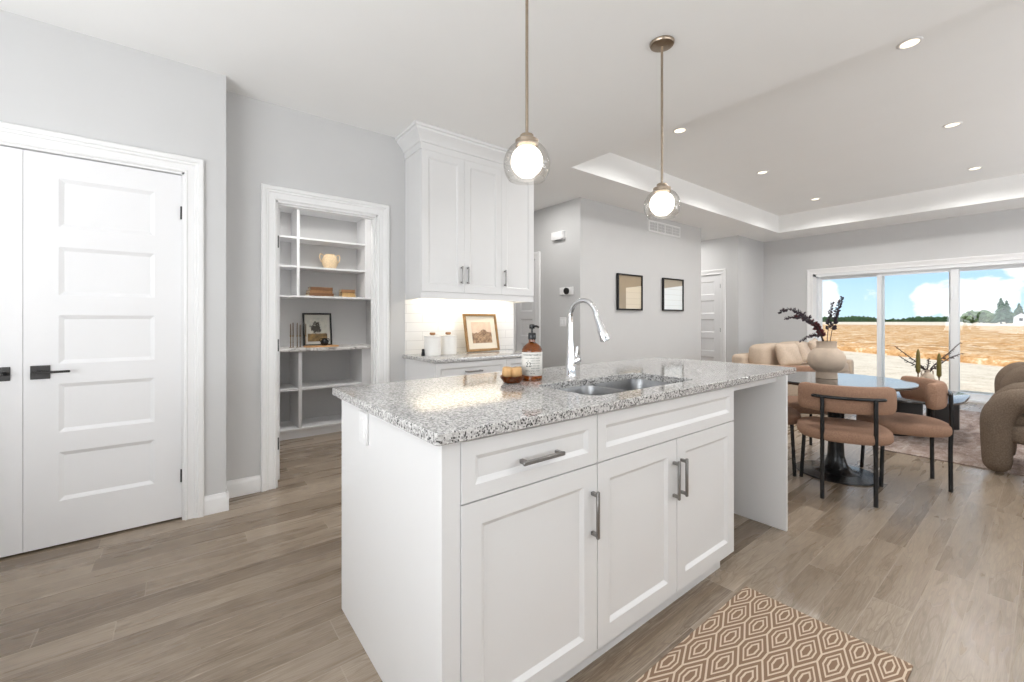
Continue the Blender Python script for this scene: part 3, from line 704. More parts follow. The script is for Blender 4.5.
b = B(); prism(b, [(1.495, BYF-.022), (2.55, BYF-.022), (2.55, YP-.001), (1.495, YP-.001)], .874, .905, .004); tag(obj('worktop', b, GRANITE, ang=30), 'short speckled granite worktop on the cabinet along the wall', 'countertop')
for i, (x, y) in enumerate(((1.655, 3.19), (1.815, 3.21))):
    c = thing('canister', ('left white ceramic canister with wooden knob, next to the dark shaker', 'right white ceramic canister with wooden knob, nearer the framed print')[i], 'canister', (x, y, .905), .2*i, 'white canisters on the wall worktop')
    b = B(); lathe(b, [(0, 0), (.066, 0), (.07, .004), (.07, .145), (.067, .15), (0, .15)], 32); obj('jar_body', b, WHITECER, c)
    b = B(); lathe(b, [(0, .151), (.07, .151), (.072, .154), (.07, .164), (.02, .169), (0, .169)], 32); obj('lid', b, WHITECER, c)
    b = B(); lathe(b, [(0, .168), (.012, .168), (.024, .175), (.024, .188), (.02, .191), (0, .191)], 20); obj('lid_knob', b, WOODK, c)
sh = thing('pepper_shaker', 'tiny dark shaker standing left of the white canisters', 'shaker', (1.575, 3.20, .905))
b = B(); lathe(b, [(0, 0), (.014, 0), (.016, .004), (.011, .04), (.012, .043), (0, .043)], 16); obj('shaker_body', b, BLACK, sh)
b = B(); lathe(b, [(0, .043), (.012, .043), (.012, .05), (.006, .057), (0, .057)], 16); obj('shaker_cap', b, GUN, sh)

def picture(name, label, w, h, fw, fm, mat_w, art, loc, rot, depth=.02, matm=None, group=None):
    """framed picture, front facing -y, origin at bottom centre"""
    o = thing(name, label, 'picture', loc, 0, group); o.rotation_euler = rot
    b = B(); hw = w/2
    loops = []
    for u, v in ((0, 0), (0, -depth), (fw*.5, -depth-.003), (fw, -depth), (fw, 0)):
        loops.append([(-hw+u, v, u), (hw-u, v, u), (hw-u, v, h-u), (-hw+u, v, h-u)])
    loft(b, loops, close=True); obj('picture_frame', b, fm, o, ang=25)
    b = B(); box(b, -hw+fw*.6, hw-fw*.6, -depth*.5, -.001, fw*.6, h-fw*.6)
    obj('mat_board' if mat_w else 'print', b, matm if mat_w else art, o, smooth=False)  # without a mat the sheet carries the painted room reflection
    if mat_w:
        m_ = fw+mat_w; b = B(); box(b, -hw+m_, hw-m_, -depth*.5-.0015, -depth*.5-.0002, m_, h-m_); obj('print', b, art, o, smooth=False)
    return o
MATB = M('ivory_mat_board', H(238, 230, 214), .8, vary=(10, .01))
def art_hill():
    m = bpy.data.materials.new('sepia_hill_print'); m.use_nodes = True; t = NT(m.node_tree); b = t.n['Principled BSDF']
    oc = t.new('ShaderNodeTexCoord').outputs['Object']; x, y, z = t.xyz(oc)
    ridge = t.m('ADD', .175, t.m('MULTIPLY', t.m('SUBTRACT', t.noise(t.comb(x, 0., 0.), 9, 3, .6), .5), .10))
    peak = t.smooth(t.m('ABSOLUTE', t.m('SUBTRACT', x, .025)), 0, .07, .035, 0)
    land = t.smooth(t.m('SUBTRACT', z, t.m('ADD', ridge, peak)), -.004, .004, 1, 0)
    tex = t.ramp(t.noise(oc, 45, 4, .7), [(.35, H(112, 84, 62)), (.65, H(196, 162, 128))])
    sk_ = t.ramp(t.noise(oc, 9, 3, .6), [(.35, H(222, 190, 166)), (.7, H(240, 220, 196))])
    t.put(b.inputs['Base Color'], t.mix(land, sk_, tex)); b.inputs['Roughness'].default_value = .5; return m
picture('framed_picture', 'gold framed sepia hill print leaning on the backsplash', .385, .355, .022, GOLDWOOD, .055, art_hill(), (2.25, 3.315, .906), (RAD(-11), 0, RAD(4)), .018, MATB)

# ------------------------------------------------------------------ pantry
pu = thing('pantry_shelving', 'white built-in open shelving across the pantry back wall', 'shelving')
YL, YU, YB, PX0, PX1 = 4.72, 4.85, 5.149, .245, 1.775
for nm, x0, x1, yf, z0, z1 in (('divider', .955, .981, YU, 1.456, 2.388), ('divider', .944, .976, YL, .1, .88), ('divider', 1.665, 1.775, YU, 1.456, 2.388), ('divider', 1.585, 1.775, YL, .1, .88)):
    b = B(); box(b, x0, x1, yf, YB, z0, z1, .001); obj(nm, b, SHELF, pu)
for yf, z in ((YU-.002, 2.388), (YU+.006, 2.068), (YU+.006, 1.766), (YU-.012, 1.456), (YL+.004, .505), (YL-.002, .1)):
    b = B(); box(b, PX0, PX1 if z in (2.388, 1.456, .1) else 1.67, yf, YB, z-.02, z, .001); obj('shelf', b, SHELF, pu)
b = B(); box(b, PX0, PX1, YL+.012, YL+.03, 0, .08); obj('toe_board', b, SHELF, pu, smooth=False)
b = B(); prism(b, [(PX0, YL-.035), (PX1, YL-.035), (PX1, YB), (PX0, YB)], .881, .912, .004); tag(obj('pantry_worktop', b, MARBLE, ang=30), 'pale veined worktop inside the pantry', 'countertop')
pot = thing('woven_pot', 'round cream woven pot with two loop handles on a pantry shelf', 'pot', (1.318, 4.99, 1.7665))
b = B(); lathe(b, [(0, 0), (.045, 0), (.06, .008), (.078, .05), (.083, .085), (.078, .12), (.062, .15), (.05, .158), (.052, .165), (.044, .165), (.042, .155), (0, .15)], 32); obj('pot_body', b, RATTAN, pot)
for sgn in (-1, 1):
    b = B(); tube(b, smoothpath([(sgn*.06, 0, .145), (sgn*.095, 0, .165), (sgn*.108, 0, .13), (sgn*.095, 0, .09), (sgn*.08, 0, .075)], 5), .006, 8); obj('loop_handle', b, RATTAN, pot)
def book(x, y, z, w, d, t, rz, m, label, group):
    o = thing('book', label, 'book', (x, y, z), rz, group)
    b = B(); box(b, -w/2, w/2, -d/2, d/2, 0, .003, .001); box(b, -w/2, w/2, -d/2, d/2, t-.003, t, .001); box(b, -w/2, w/2, -d/2, -d/2+.004, 0, t, .0015); obj('cover', b, m, o)
    b = B(); box(b, -w/2+.004, w/2-.004, -d/2+.004, d/2-.005, .003, t-.003); obj('pages', b, PAGES, o, smooth=False)
G1, G2 = 'books in the wide stack on the pantry shelf', 'books in the small stack on the pantry shelf'
book(1.21, 4.985, 1.4565, .25, .17, .034, 0, BOOKB, 'bottom brown book of the wide stack on the pantry shelf', G1)
book(1.205, 4.985, 1.491, .235, .16, .030, .04, BOOKA, 'middle tan book of the wide stack on the pantry shelf', G1)
book(1.215, 4.985, 1.5215, .225, .155, .036, -.03, BOOKB, 'top brown book of the wide stack on the pantry shelf', G1)
book(1.505, 4.985, 1.4565, .15, .12, .030, 0, BOOKC, 'bottom ochre book of the small stack on the pantry shelf', G2)
book(1.50, 4.985, 1.487, .14, .115, .022, .05, BOOKC, 'middle ochre book of the small stack on the pantry shelf', G2)
book(1.50, 4.985, 1.5095, .15, .12, .034, -.04, BOOKA, 'top tan book of the small stack on the pantry shelf', G2)
def art_tree():
    m = bpy.data.materials.new('meadow_tree_print'); m.use_nodes = True; t = NT(m.node_tree); b = t.n['Principled BSDF']
    oc = t.new('ShaderNodeTexCoord').outputs['Object']; x, y, z = t.xyz(oc)
    nz = t.noise(oc, 22, 4, .7)
    dd = t.m('ADD', t.m('POWER', t.m('DIVIDE', t.m('ADD', x, .02), .075), 2.), t.m('POWER', t.m('DIVIDE', t.m('SUBTRACT', z, .20), .085), 2.))
    tree = t.smooth(t.m('ADD', dd, t.m('MULTIPLY', t.noise(oc, 26, 5, .75), 3.4)), 2.0, 2.4, 1, 0)
    land = t.smooth(t.m('ADD', z, t.m('MULTIPLY', nz, .03)), .145, .16, 1, 0)
    gnd = t.ramp(t.noise(oc, 14, 4, .7), [(.35, H(70, 56, 36)), (.65, H(150, 120, 70))])
    skc = t.ramp(nz, [(.3, H(170, 172, 166)), (.7, H(206, 202, 190))])
    t.put(b.inputs['Base Color'], t.mix(tree, t.mix(land, skc, gnd), H(52, 46, 38))); b.inputs['Roughness'].default_value = .4; return m
picture('framed_picture', 'black framed meadow painting leaning inside the pantry', .30, .365, .018, BLACK, .03, art_tree(), (1.205, 5.05, .913), (RAD(-7), 0, 0), .016, M('grey_mat_board', H(196, 194, 186), .8, vary=(10, .02)))
for i, (x, hh) in enumerate(((.905, .25), (.932, .262), (.968, .26), (1.0, .24), (1.05, .25))):
    c = thing('taper_candlestick', ('leftmost thin brass candlestick on the pantry worktop', 'second thin brass candlestick from the left in the pantry', 'middle thin brass candlestick of the pantry row', 'fourth thin brass candlestick, just left of the painting frame', 'thin brass candlestick in front of the painting frame')[i], 'candlestick', (x, 4.9+.02*(i % 2), .912), 0, 'brass candlesticks in the pantry')
    b = B(); lathe(b, [(0, 0), (.014, 0), (.014, .003), (.0045, .007), (.004, .05), (.0065, .055), (.004, .06), (.004, .11), (.008, .114), (.008, .13), (0, .13)], 14); obj('holder', b, BRASS, c)
    b = B(); lathe(b, [(0, .125), (.0065, .125), (.0055, hh-.01), (.002, hh), (0, hh)], 12); obj('candle', b, M('taupe_wax', H(108, 92, 76), .6, vary=(10, .1)), c)
b = B(); prism(b, rrect(1.03, 1.36, 4.78, 4.93, .02), .912, .926, .004); tag(obj('wooden_board', b, M('honey_wood', H(196, 148, 98), .5, vary=(20, .15)), ang=30), 'thin honey wooden board lying before the pantry painting', 'board')
ju = thing('small_vase', 'small black round vase standing on the wooden board in the pantry', 'vase', (1.228, 4.86, .926))
b = B(); lathe(b, [(0, 0), (.026, 0), (.038, .014), (.041, .034), (.034, .058), (.024, .066), (.028, .078), (.023, .078), (.02, .066), (0, .06)], 24); obj('vase_body', b, BLACK, ju)
for sgn in (-1, 1):
    b = B(); tube(b, smoothpath([(sgn*.026, 0, .074), (sgn*.046, 0, .068), (sgn*.046, 0, .048), (sgn*.036, 0, .04)], 4), .004, 6); obj('vase_handle', b, BLACK, ju)

# ------------------------------------------------------------------ wall fittings
o = thing('door_chime', 'white plastic chime box high on the narrow wall', 'chime', (3.95, 4.035, 2.31), -pi/2)
b = B(); box(b, -.11, .11, -.05, 0, -.055, .055, .012, 3); obj('chime_cover', b, PLASTIC, o)
b = B(); box(b, -.05, .05, -.04, -.01, -.058, -.0545); obj('chime_slot', b, GUN, o)
o = thing('thermostat', 'white thermostat with round dark dial on the narrow wall', 'thermostat', (3.95, 3.895, 1.575), -pi/2)
b = B(); box(b, -.125, .125, -.012, 0, -.05, .05, .006, 2); obj('back_plate', b, PLASTIC, o)
b = B(); tube(b, [(.012, -.010, 0), (.012, -.030, 0), (.012, -.033, 0)], [.043, .043, .039], 28); obj('dial', b, GUN, o)
o = thing('light_switch', 'white double light switch below the thermostat', 'switch', (3.95, 3.96, 1.175), -pi/2)
b = B(); box(b, -.06, .06, -.007, 0, -.06, .06, .004); obj('switch_plate', b, PLASTIC, o)
for x in (-.028, .028):
    b = B(); box(b, x-.018, x+.018, -.011, -.005, -.035, .035, .002); obj('rocker', b, PLASTIC, o)
o = thing('air_vent', 'white louvred air vent high on the picture wall', 'vent', (5.82, 3.66, 2.585))
b = B(); loft(b, [[(-.43+u, v, -.085+u), (.43-u, v, -.085+u), (.43-u, v, .085-u), (-.43+u, v, .085-u)] for u, v in ((0, 0), (0, -.008), (.008, -.012), (.025, -.010), (.025, 0))], close=True); obj('vent_frame', b, PLASTIC, o, ang=25)
b = B(); box(b, -.41, .41, -.003, -.0005, -.065, .065); obj('vent_backing', b, M('grey_duct', H(196, 196, 196), .8, vary=(10, .05)), o, smooth=False)
b = B()
for k in range(22): x = -.40+k*.8/21; box(b, x-.004, x+.004, -.009, -.003, -.062, .062)
for k in (-.02, .022): box(b, -.41, .41, -.009, -.003, k-.002, k+.002)
for k in range(1, 4): x = -.41+k*.205; box(b, x-.010, x+.010, -.010, -.003, -.062, .062)
obj('vent_louvres', b, PLASTIC, o, smooth=False)
def painted_reflection(name, top, bottom, split, x0):  # room mirrored in the picture glass, painted as blocks of colour
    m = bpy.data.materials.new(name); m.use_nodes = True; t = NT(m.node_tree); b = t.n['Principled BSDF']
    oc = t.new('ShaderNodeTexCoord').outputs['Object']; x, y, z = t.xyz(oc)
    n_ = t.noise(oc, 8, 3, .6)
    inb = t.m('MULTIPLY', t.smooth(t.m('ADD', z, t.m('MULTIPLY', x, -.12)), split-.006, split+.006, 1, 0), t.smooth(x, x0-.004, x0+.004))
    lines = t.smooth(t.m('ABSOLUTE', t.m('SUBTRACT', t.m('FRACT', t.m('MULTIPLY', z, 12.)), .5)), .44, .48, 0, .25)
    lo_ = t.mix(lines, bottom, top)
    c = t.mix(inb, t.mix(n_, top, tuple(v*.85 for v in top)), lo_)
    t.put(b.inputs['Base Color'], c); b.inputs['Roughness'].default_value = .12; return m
picture('framed_picture', 'black framed picture with painted taupe and cream reflection, left of the two on the wall', .56, .50, .022, BLACK, 0, painted_reflection('taupe_cream_reflection', H(172, 154, 128), H(226, 212, 188), .32, -.09), (4.935, 3.655, 1.335), (0, 0, 0), .03, group='framed pictures on the picture wall')
picture('framed_picture', 'black framed picture with painted mostly white reflection, right one near the passage', .57, .50, .022, BLACK, 0, painted_reflection('white_taupe_reflection', H(176, 166, 148), H(236, 240, 240), .37, -.4), (6.02, 3.655, 1.34), (0, 0, 0), .03, group='framed pictures on the picture wall')

# ------------------------------------------------------------------ ceiling lights
for i, (x, y) in enumerate(CANS[:6]):
    lab_ = ('recessed light in the tray, nearest and largest, at upper right', 'recessed light in the tray, second in the row behind the largest one', 'recessed light in the tray, far one near the window wall on the right', 'recessed light just right of the farther pendant rod', 'middle recessed light of the row along the picture wall', 'recessed light at the far left corner of the tray')[i]
    c = thing('recessed_light', lab_, 'ceiling light', (x, y, TZ), 0, 'recessed tray lights')
    b = B(); lathe(b, [(.048, -.004), (.051, -.007), (.060, -.006), (.066, -.002), (.066, 0), (.048, 0), (.048, -.004)], 32); obj('trim_ring', b, TRIM, c)
    b = B(); lathe(b, [(0, -.003), (.0485, -.003), (.0485, -.001), (0, -.001)], 28); obj('lens', b, LED, c)
def pendant(x, y, gz, label):
    p = thing('pendant_light', label, 'pendant light', (x, y, 0), 0, 'pendants over the island')
    b = B(); lathe(b, [(0, CZ-.018), (.052, CZ-.018), (.062, CZ-.014), (.066, CZ-.006), (.066, CZ), (0, CZ)], 32); obj('canopy', b, PEND, p)
    b = B(); tube(b, [(0, 0, gz+.115), (0, 0, CZ-.02)], .0065, 12); obj('rod', b, PEND, p)
    b = B(); lathe(b, [(0, .118), (.026, .118), (.028, .115), (.028, .098), (.044, .097), (.048, .094), (.048, .072), (.042, .068), (0, .068)], 32, 0, 0, gz); obj('socket_cap', b, PEND, p)
    b = B(); r = .098; prof = [(r*sin(a), r*cos(a)-.005) for a in [.47+i*.105 for i in range(18)]]
    pin = [(q-.0028, z) for q, z in prof]
    lathe(b, prof+pin[::-1]+[prof[0]], 48, 0, 0, gz); obj('glass_shade', b, SHADE, p)
    b = B(); prof = [(0, .074)]+[(.066*sin(a), .066*cos(a)+.008) for a in [.3+i*.2 for i in range(12)]]+[(.03, -.053), (0, -.055)]
    lathe(b, prof, 32, 0, 0, gz); obj('opal_globe', b, OPAL, p)
pendant(1.133, 1.348, 1.850, 'nearer glass globe pendant, rod running out of the picture top')
pendant(2.109, 1.343, 1.838, 'farther glass globe pendant with its round ceiling canopy showing')

# ------------------------------------------------------------------ dining set
F2 = Vector((cos(AZ), sin(AZ))); R2 = Vector((sin(AZ), -cos(AZ)))
def fl(lat, d): v = F2*d+R2*lat; return (v.x, v.y)
tcx, tcy = 4.057, 1.056
tb = thing('dining_table', 'round black pedestal dining table with glossy top', 'table', (tcx, tcy, 0))
b = B(); lathe(b, [(0, .712), (.45, .712), (.47, .722), (.475, .732), (.471, .738), (0, .738)], 72); obj('tabletop', b, TABLETOP, tb)
b = B(); lathe(b, [(.04, .02), (.15, .022), (.11, .032), (.075, .07), (.055, .14), (.048, .3), (.055, .5), (.08, .63), (.14, .70), (.17, .7118), (.04, .7118)], 40); obj('pedestal', b, BLACK, tb)
b = B(); lathe(b, [(0, 0), (.266, 0), (.27, .004), (.266, .010), (.18, .018), (.1, .026), (0, .026)], 56); obj('base', b, BLACK, tb)
def make_chair(label):
    c = thing('dining_chair', label, 'chair', (0, 0, 0), 0, 'tan chairs around the dining table')
    b = B(); N = 40
    def seat_ring(z, s):
        out = []
        for k in range(N):
            a = 2*pi*k/N; ca, sa = cos(a), sin(a); e = .78
            out.append((math.copysign(abs(ca)**e, ca)*.265*s, math.copysign(abs(sa)**e, sa)*.255*s-.04, z))
        return out
    loft(b, [seat_ring(.388, .9), seat_ring(.392, .96), seat_ring(.405, .995), seat_ring(.43, 1.0), seat_ring(.452, .985), seat_ring(.464, .94), seat_ring(.470, .8), seat_ring(.472, .5)]); obj('seat', b, TAN, c)
    # curved pill backrest
    b = B(); loops = []; NN = 26; rc = .305
    for k in range(NN+1):
        s = -1+2*k/NN; a = s*.98; x = rc*sin(a); y = -.240+rc*(1-cos(a))
        e = min(1, (1-abs(s))*7); hh = .092*(math.sqrt(max(0, 1-(1-e)**2))*.62+.38) if e < 1 else .092
        th = .039*(math.sqrt(max(0, 1-(1-e)**2))*.6+.4) if e < 1 else .039
        nx, ny = -sin(a), cos(a); ring_ = []
        for j in range(16):
            q = 2*pi*j/16; u = math.copysign(abs(cos(q))**.6, cos(q))*th; v = math.copysign(abs(sin(q))**.6, sin(q))*hh
            ring_.append((x+nx*u, y+ny*u, .670+v))
        loops.append(ring_)
    loft(b, loops); obj('backrest', b, TAN, c)
    b = B(); rb = rc+.052; tube(b, [(rb*sin(a), -.240+rc-rb*cos(a), .685) for a in [(-.56+1.12*k/14) for k in range(15)]], .011, 10, True); obj('back_rail', b, BLACK, c)
    for s in (-1, 1):
        b = B(); tube(b, smoothpath([(s*.14, -.264, 0), (s*.14, -.262, .3), (s*.14, -.268, .5), (s*.14, -.262, .69)], 4), .0125, 12, False); obj('leg', b, BLACK, c)
        b = B(); tube(b, [(s*.225, .14, 0), (s*.205, .125, .39)], .0125, 12); obj('leg', b, BLACK, c)
    b = B(); tube(b, [(-.14, -.262, .40), (-.15, -.16, .384), (.15, -.16, .384), (.14, -.262, .40)], .009, 8); tube(b, [(-.205, .125, .383), (.205, .125, .383)], .009, 8); obj('seat_frame', b, BLACK, c)
    return c
ch = make_chair('tan upholstered dining chair with its back to the kitchen, nearest of the set')
def place(c, lat, d, ulat, ud):
    x, y = fl(lat, d); u = F2*ud+R2*ulat; c.location = (x, y, 0); c.rotation_euler = (0, 0, math.atan2(u.y, u.x)-pi/2)
place(ch, 2.343, 3.017, .496, .868)
for lat, d, ul, ud, lab_ in ((2.884, 3.198, -.9, .43, 'tan dining chair on the right of the table, facing left'), (2.135, 3.52, .9, -.4, 'tan dining chair mostly hidden behind the end of the island'), (2.669, 3.845, -.233, -.972, 'tan dining chair on the far side of the table, behind the vase')):
    place(dup(ch, (0, 0, 0), 0, lab_), lat, d, ul, ud)
# table vase with eucalyptus
vx, vy = fl(2.50, 3.37)
va = thing('stoneware_vase', 'large round beige footed vase on the dining table', 'vase', (vx, vy, .738))
b = B(); lathe(b, [(0, 0), (.069, 0), (.072, .003), (.070, .050), (.074, .057), (.10, .075), (.119, .105), (.126, .145), (.120, .185), (.10, .216), (.08, .232), (.069, .240), (.066, .252), (.067, .288), (.070, .293), (.062, .293), (.058, .25), (.095, .2), (.108, .15), (.085, .09), (0, .07)], 48); obj('vase_body', b, CERAM, va)
def leaf_mesh(bm, p, d, L, w, nrm):
    d = d.normalized(); s = d.cross(nrm).normalized()*w; n_ = nrm*(w*.25)
    t = bmesh.new()
    vs = [t.verts.new(q) for q in (p, p+d*L*.3+s*.8+n_, p+d*L*.7+s*.75+n_, p+d*L, p+d*L*.7-s*.75+n_, p+d*L*.3-s*.8+n_)]
    mid = [t.verts.new(q) for q in (p+d*L*.3, p+d*L*.7)]
    for f in ((0, 1, 6), (0, 6, 5), (1, 2, 7, 6), (6, 7, 4, 5), (2, 3, 7), (7, 3, 4)): t.faces.new([(vs+mid)[i] for i in f])
    join(bm, t)
def stem(name, cat, label, pts, m_leaf, n_leaf, L, w, group, loc, start=.35, r=.003, seed=1):
    rnd = random.Random(seed); o = thing(name, label, cat, loc, 0, group)
    path = smoothpath(pts, 8); b = B(); tube(b, path, [r*(1-.6*i/len(path)) for i in range(len(path))], 6); obj('stem', b, TWIG, o)
    b = B(); N = len(path)
    for k in range(n_leaf):
        u = start+(1-start)*k/(n_leaf-1); i = min(int(u*(N-1)), N-2); p = path[i].lerp(path[i+1], u*(N-1)-i)
        T = (path[i+1]-path[i]).normalized(); side = T.cross(Vector((rnd.uniform(-1, 1), rnd.uniform(-1, 1), rnd.uniform(-1, 1)))).normalized()
        d = (T*.45+side).normalized(); sc = (1-.62*u)*rnd.uniform(.8, 1.15)
        leaf_mesh(b, p+side*.001, d, L*sc, w*sc, T.cross(side).normalized()*.6+T*.6)
    lv = obj('leaves', b, m_leaf, o); lv.modifiers.new('thick', 'SOLIDIFY').thickness = .0006
    return o
def vl(lat, dep, z): v = R2*lat+F2*dep; return (v.x, v.y, z)
EG = 'eucalyptus stems in the stoneware vase'
top = .738
for args in (
    ('tall upright plum eucalyptus stem at the right of the vase', [vl(0, 0, .10), vl(.03, 0, .3), vl(.06, .01, .42), (vl(.10, .02, .54)), vl(.14, .02, .645)], LEAFBLK, 46, .034, .014, 1),
    ('shorter upright plum eucalyptus stem beside the tallest one', [vl(0, 0, .10), vl(.005, 0, .3), vl(.01, -.01, .42), vl(.02, -.01, .52), vl(.04, -.01, .60)], LEAFBLK, 34, .028, .011, 2),
    ('long eucalyptus stem arching farthest left from the vase', [vl(0, 0, .10), vl(-.04, 0, .32), vl(-.12, .01, .46), vl(-.22, .02, .535), vl(-.31, .02, .545), vl(-.365, .02, .522)], LEAFBLK, 48, .032, .012, 3),
    ('second eucalyptus stem arching left below the longest', [vl(0, 0, .10), vl(-.035, -.01, .31), vl(-.11, -.02, .42), vl(-.20, -.03, .475), vl(-.28, -.03, .485), vl(-.345, -.03, .475)], LEAFBLK, 44, .03, .011, 4),
    ('burgundy eucalyptus stem leaning left in the middle of the bunch', [vl(0, 0, .10), vl(-.025, .01, .31), vl(-.075, .02, .42), vl(-.14, .03, .475), vl(-.22, .04, .50)], LEAFRED, 44, .034, .014, 5),
    ('low eucalyptus stem drooping left over the sofa', [vl(0, 0, .10), vl(-.04, -.02, .305), vl(-.10, -.03, .345), vl(-.17, -.04, .335), vl(-.245, -.05, .295)], LEAFBLK, 30, .026, .009, 6),
    ('short bushy burgundy eucalyptus stem at the vase mouth', [vl(0, 0, .10), vl(-.02, .01, .30), vl(-.045, .01, .37), vl(-.075, .02, .44)], LEAFRED, 46, .036, .017, 7)):
    stem('eucalyptus_stem', 'branch', args[0], args[1], args[2], int(args[3]*1.7), args[4]*1.3, args[5]*1.35, EG, (vx, vy, top), .42, seed=args[6])

# ------------------------------------------------------------------ living area
b = B(); prism(b, rrect(5.1, 8.15, -1.9, 1.02, .01, 2), 0, .010, .003); tag(obj('area_rug', b, AREARUG, ang=30), 'large faded rose and grey rug in the living area', 'rug')
ct = thing('coffee_table', 'black slab-legged coffee table with glossy top on the rug', 'table', (6.15, .93, .010))
b = B(); prism(b, rrect(-.62, .62, -.40, .40, .38, 8), .386, .41, .005); obj('tabletop', b, TABLETOP, ct, loc=(0, 0, 0), ang=30)
for x, y, rz in ((.42, -.18, RAD(-128)), (-.22, .02, RAD(-128)), (.15, .22, RAD(-40))):
    b = B(); prism(b, rrect(-.05, .05, -.16, .16, .045, 5), 0, .386, .003); obj('slab_leg', b, BLACKWOOD, ct, loc=(x, y, 0), rot=(0, 0, rz), ang=30)
cz = .42
bv = BV = thing('handled_vase', 'small pale bottle vase with ring handles on the coffee table', 'vase', (*fl(4.75, 4.85), cz))
b = B(); lathe(b, [(0, 0), (.045, 0), (.052, .01), (.056, .05), (.054, .10), (.045, .135), (.024, .155), (.02, .165), (.021, .185), (.025, .19), (.018, .19), (.016, .165), (0, .15)], 28); obj('vase_body', b, CERAM, bv)
for s in (-1, 1):
    b = B(); tube(b, smoothpath([(*vl(s*.02, 0, .175)[:2], .178), (*vl(s*.05, 0, .18)[:2], .18), (*vl(s*.058, 0, .15)[:2], .15), (*vl(s*.046, 0, .13)[:2], .13)], 4), .006, 8); obj('ring_handle', b, CERAM, bv)
TG = 'dark twigs in the coffee table vase'
bv.scale = (1.18, 1.18, 1.12)
vloc = bv.location[:]
for i, (lab_, pts, sd) in enumerate((
    ('dark budded twig reaching far left over the coffee table', [vl(0, 0, .04), vl(-.02, 0, .2), vl(-.10, .0, .28), vl(-.20, .01, .36), vl(-.34, .02, .47)], 11),
    ('dark budded twig reaching far right to the window frame', [vl(0, 0, .04), vl(.03, 0, .2), vl(.12, 0, .30), vl(.24, .0, .40), vl(.40, .02, .52)], 12),
    ('short dark twig pointing left below the long one', [vl(0, 0, .04), vl(-.02, .0, .19), vl(-.09, .02, .25), vl(-.19, .03, .30), vl(-.30, .03, .37)], 13),
    ('lower dark twig pointing right below the long one', [vl(0, 0, .04), vl(.02, -.01, .19), vl(.12, -.02, .27), vl(.24, -.02, .35), vl(.38, -.02, .40)], 14),
    ('upright dark twig in the middle of the bottle vase', [vl(0, 0, .04), vl(.0, 0, .2), vl(.03, .02, .27), vl(.05, .03, .34)], 15))):
    stem('budded_twig', 'twig', lab_, pts, TWIG, 26, .05, .010, TG, vloc, .35, .0085, sd)
for i, (lat, d, hb, ht) in enumerate(((4.540, 4.74, .20, .455), (4.734, 4.70, .16, .415))):
    c = thing('candle_holder', ('olive taper candle left of the bottle vase, the taller one', 'olive taper candle right of the bottle vase, the lower one')[i], 'candle', (*fl(lat, d), cz), 0, 'olive candles on the coffee table')
    b = B(); lathe(b, [(0, 0), (.035, 0), (.037, .004), (.008, .010), (.006, .02), (.006, hb-.02), (.013, hb-.012), (.014, hb+.012), (0, hb+.012)], 20); obj('holder', b, BRASS, c)
    b = B(); lathe(b, [(0, hb), (.020, hb), (.021, hb+.01), (.018, ht-.07), (.012, ht-.02), (.003, ht), (0, ht)], 16); obj('candle', b, OLIVE, c)
# sofa facing -y
sf = thing('sofa', 'beige linen sofa behind the dining table', 'sofa', (7.62, 2.5, 0))
b = B(); box(b, -1.08, 1.08, -.46, .42, .09, .40, .03, 3); obj('sofa_base', b, SOFA, sf)
b = B(); box(b, -1.1, 1.1, .30, .50, .09, .69, .06, 4); obj('back_frame', b, SOFA, sf)
for s in (-1, 1):
    b = B(); box(b, *sorted((s*1.12, s*.93)), -.48, .44, .09, .56, .055, 4); obj('sofa_arm', b, SOFA, sf)
for x0, x1 in ((-.93, 0), (0, .93)):
    b = B(); softbox(b, x0, x1, -.48, .22, .37, .52, .3); obj('seat_cushion', b, SOFA, sf)
    b = B(); softbox(b, x0-.06 if x0 < 0 else x0, x1 if x1 <= 0 else x1+.02, .06, .33, .48, .84, .42); obj('back_cushion', b, SOFA, sf, ang=60)
b = B()
for x in (-1.0, 1.0):
    for y in (-.38, .42): lathe(b, [(0, 0), (.022, 0), (.03, .09), (0, .09)], 12, x, y)
obj('feet', b, BLACKWOOD, sf)
def throw_pillow(lab_, loc, w, h, th, rot):
    o = thing('throw_pillow', lab_, 'pillow', loc, 0, 'throw pillows on the sofa'); o.rotation_euler = rot
    t = B(); N = 14; fr_ = {}; bk = {}
    for i in range(N+1):
        for j in range(N+1):
            u = -1+2*i/N; v = -1+2*j/N
            pinch = 1-.07*(1-abs(u)**2)*abs(v)**3; pz = 1-.07*(1-abs(v)**2)*abs(u)**3
            y = th*((1-u**4)*(1-v**4))**.55*(1+.12*sin(5*u+3*v))
            fr_[i, j] = t.verts.new((u*w/2*pz, -y/2, h/2+v*h/2*pinch)); bk[i, j] = fr_[i, j] if i in (0, N) or j in (0, N) else t.verts.new((u*w/2*pz, y/2, h/2+v*h/2*pinch))
    for i in range(N):
        for j in range(N):
            t.faces.new((fr_[i, j], fr_[i+1, j], fr_[i+1, j+1], fr_[i, j+1])); t.faces.new((bk[i, j], bk[i, j+1], bk[i+1, j+1], bk[i+1, j]))
    obj('pillow_cover', t, PILLOW, o, ang=80)
throw_pillow('square cream throw pillow leaning at the left end of the sofa', (7.02, 2.355, .526), .46, .34, .16, (RAD(-16), 0, RAD(-14)))
throw_pillow('cream throw pillow with raised corners on the sofa middle', (7.53, 2.325, .546), .46, .33, .16, (RAD(-18), RAD(5), RAD(6)))
throw_pillow('cream throw pillow at the right end, behind the table vase', (8.14, 2.335, .542), .44, .36, .15, (RAD(-16), RAD(-4), RAD(8)))
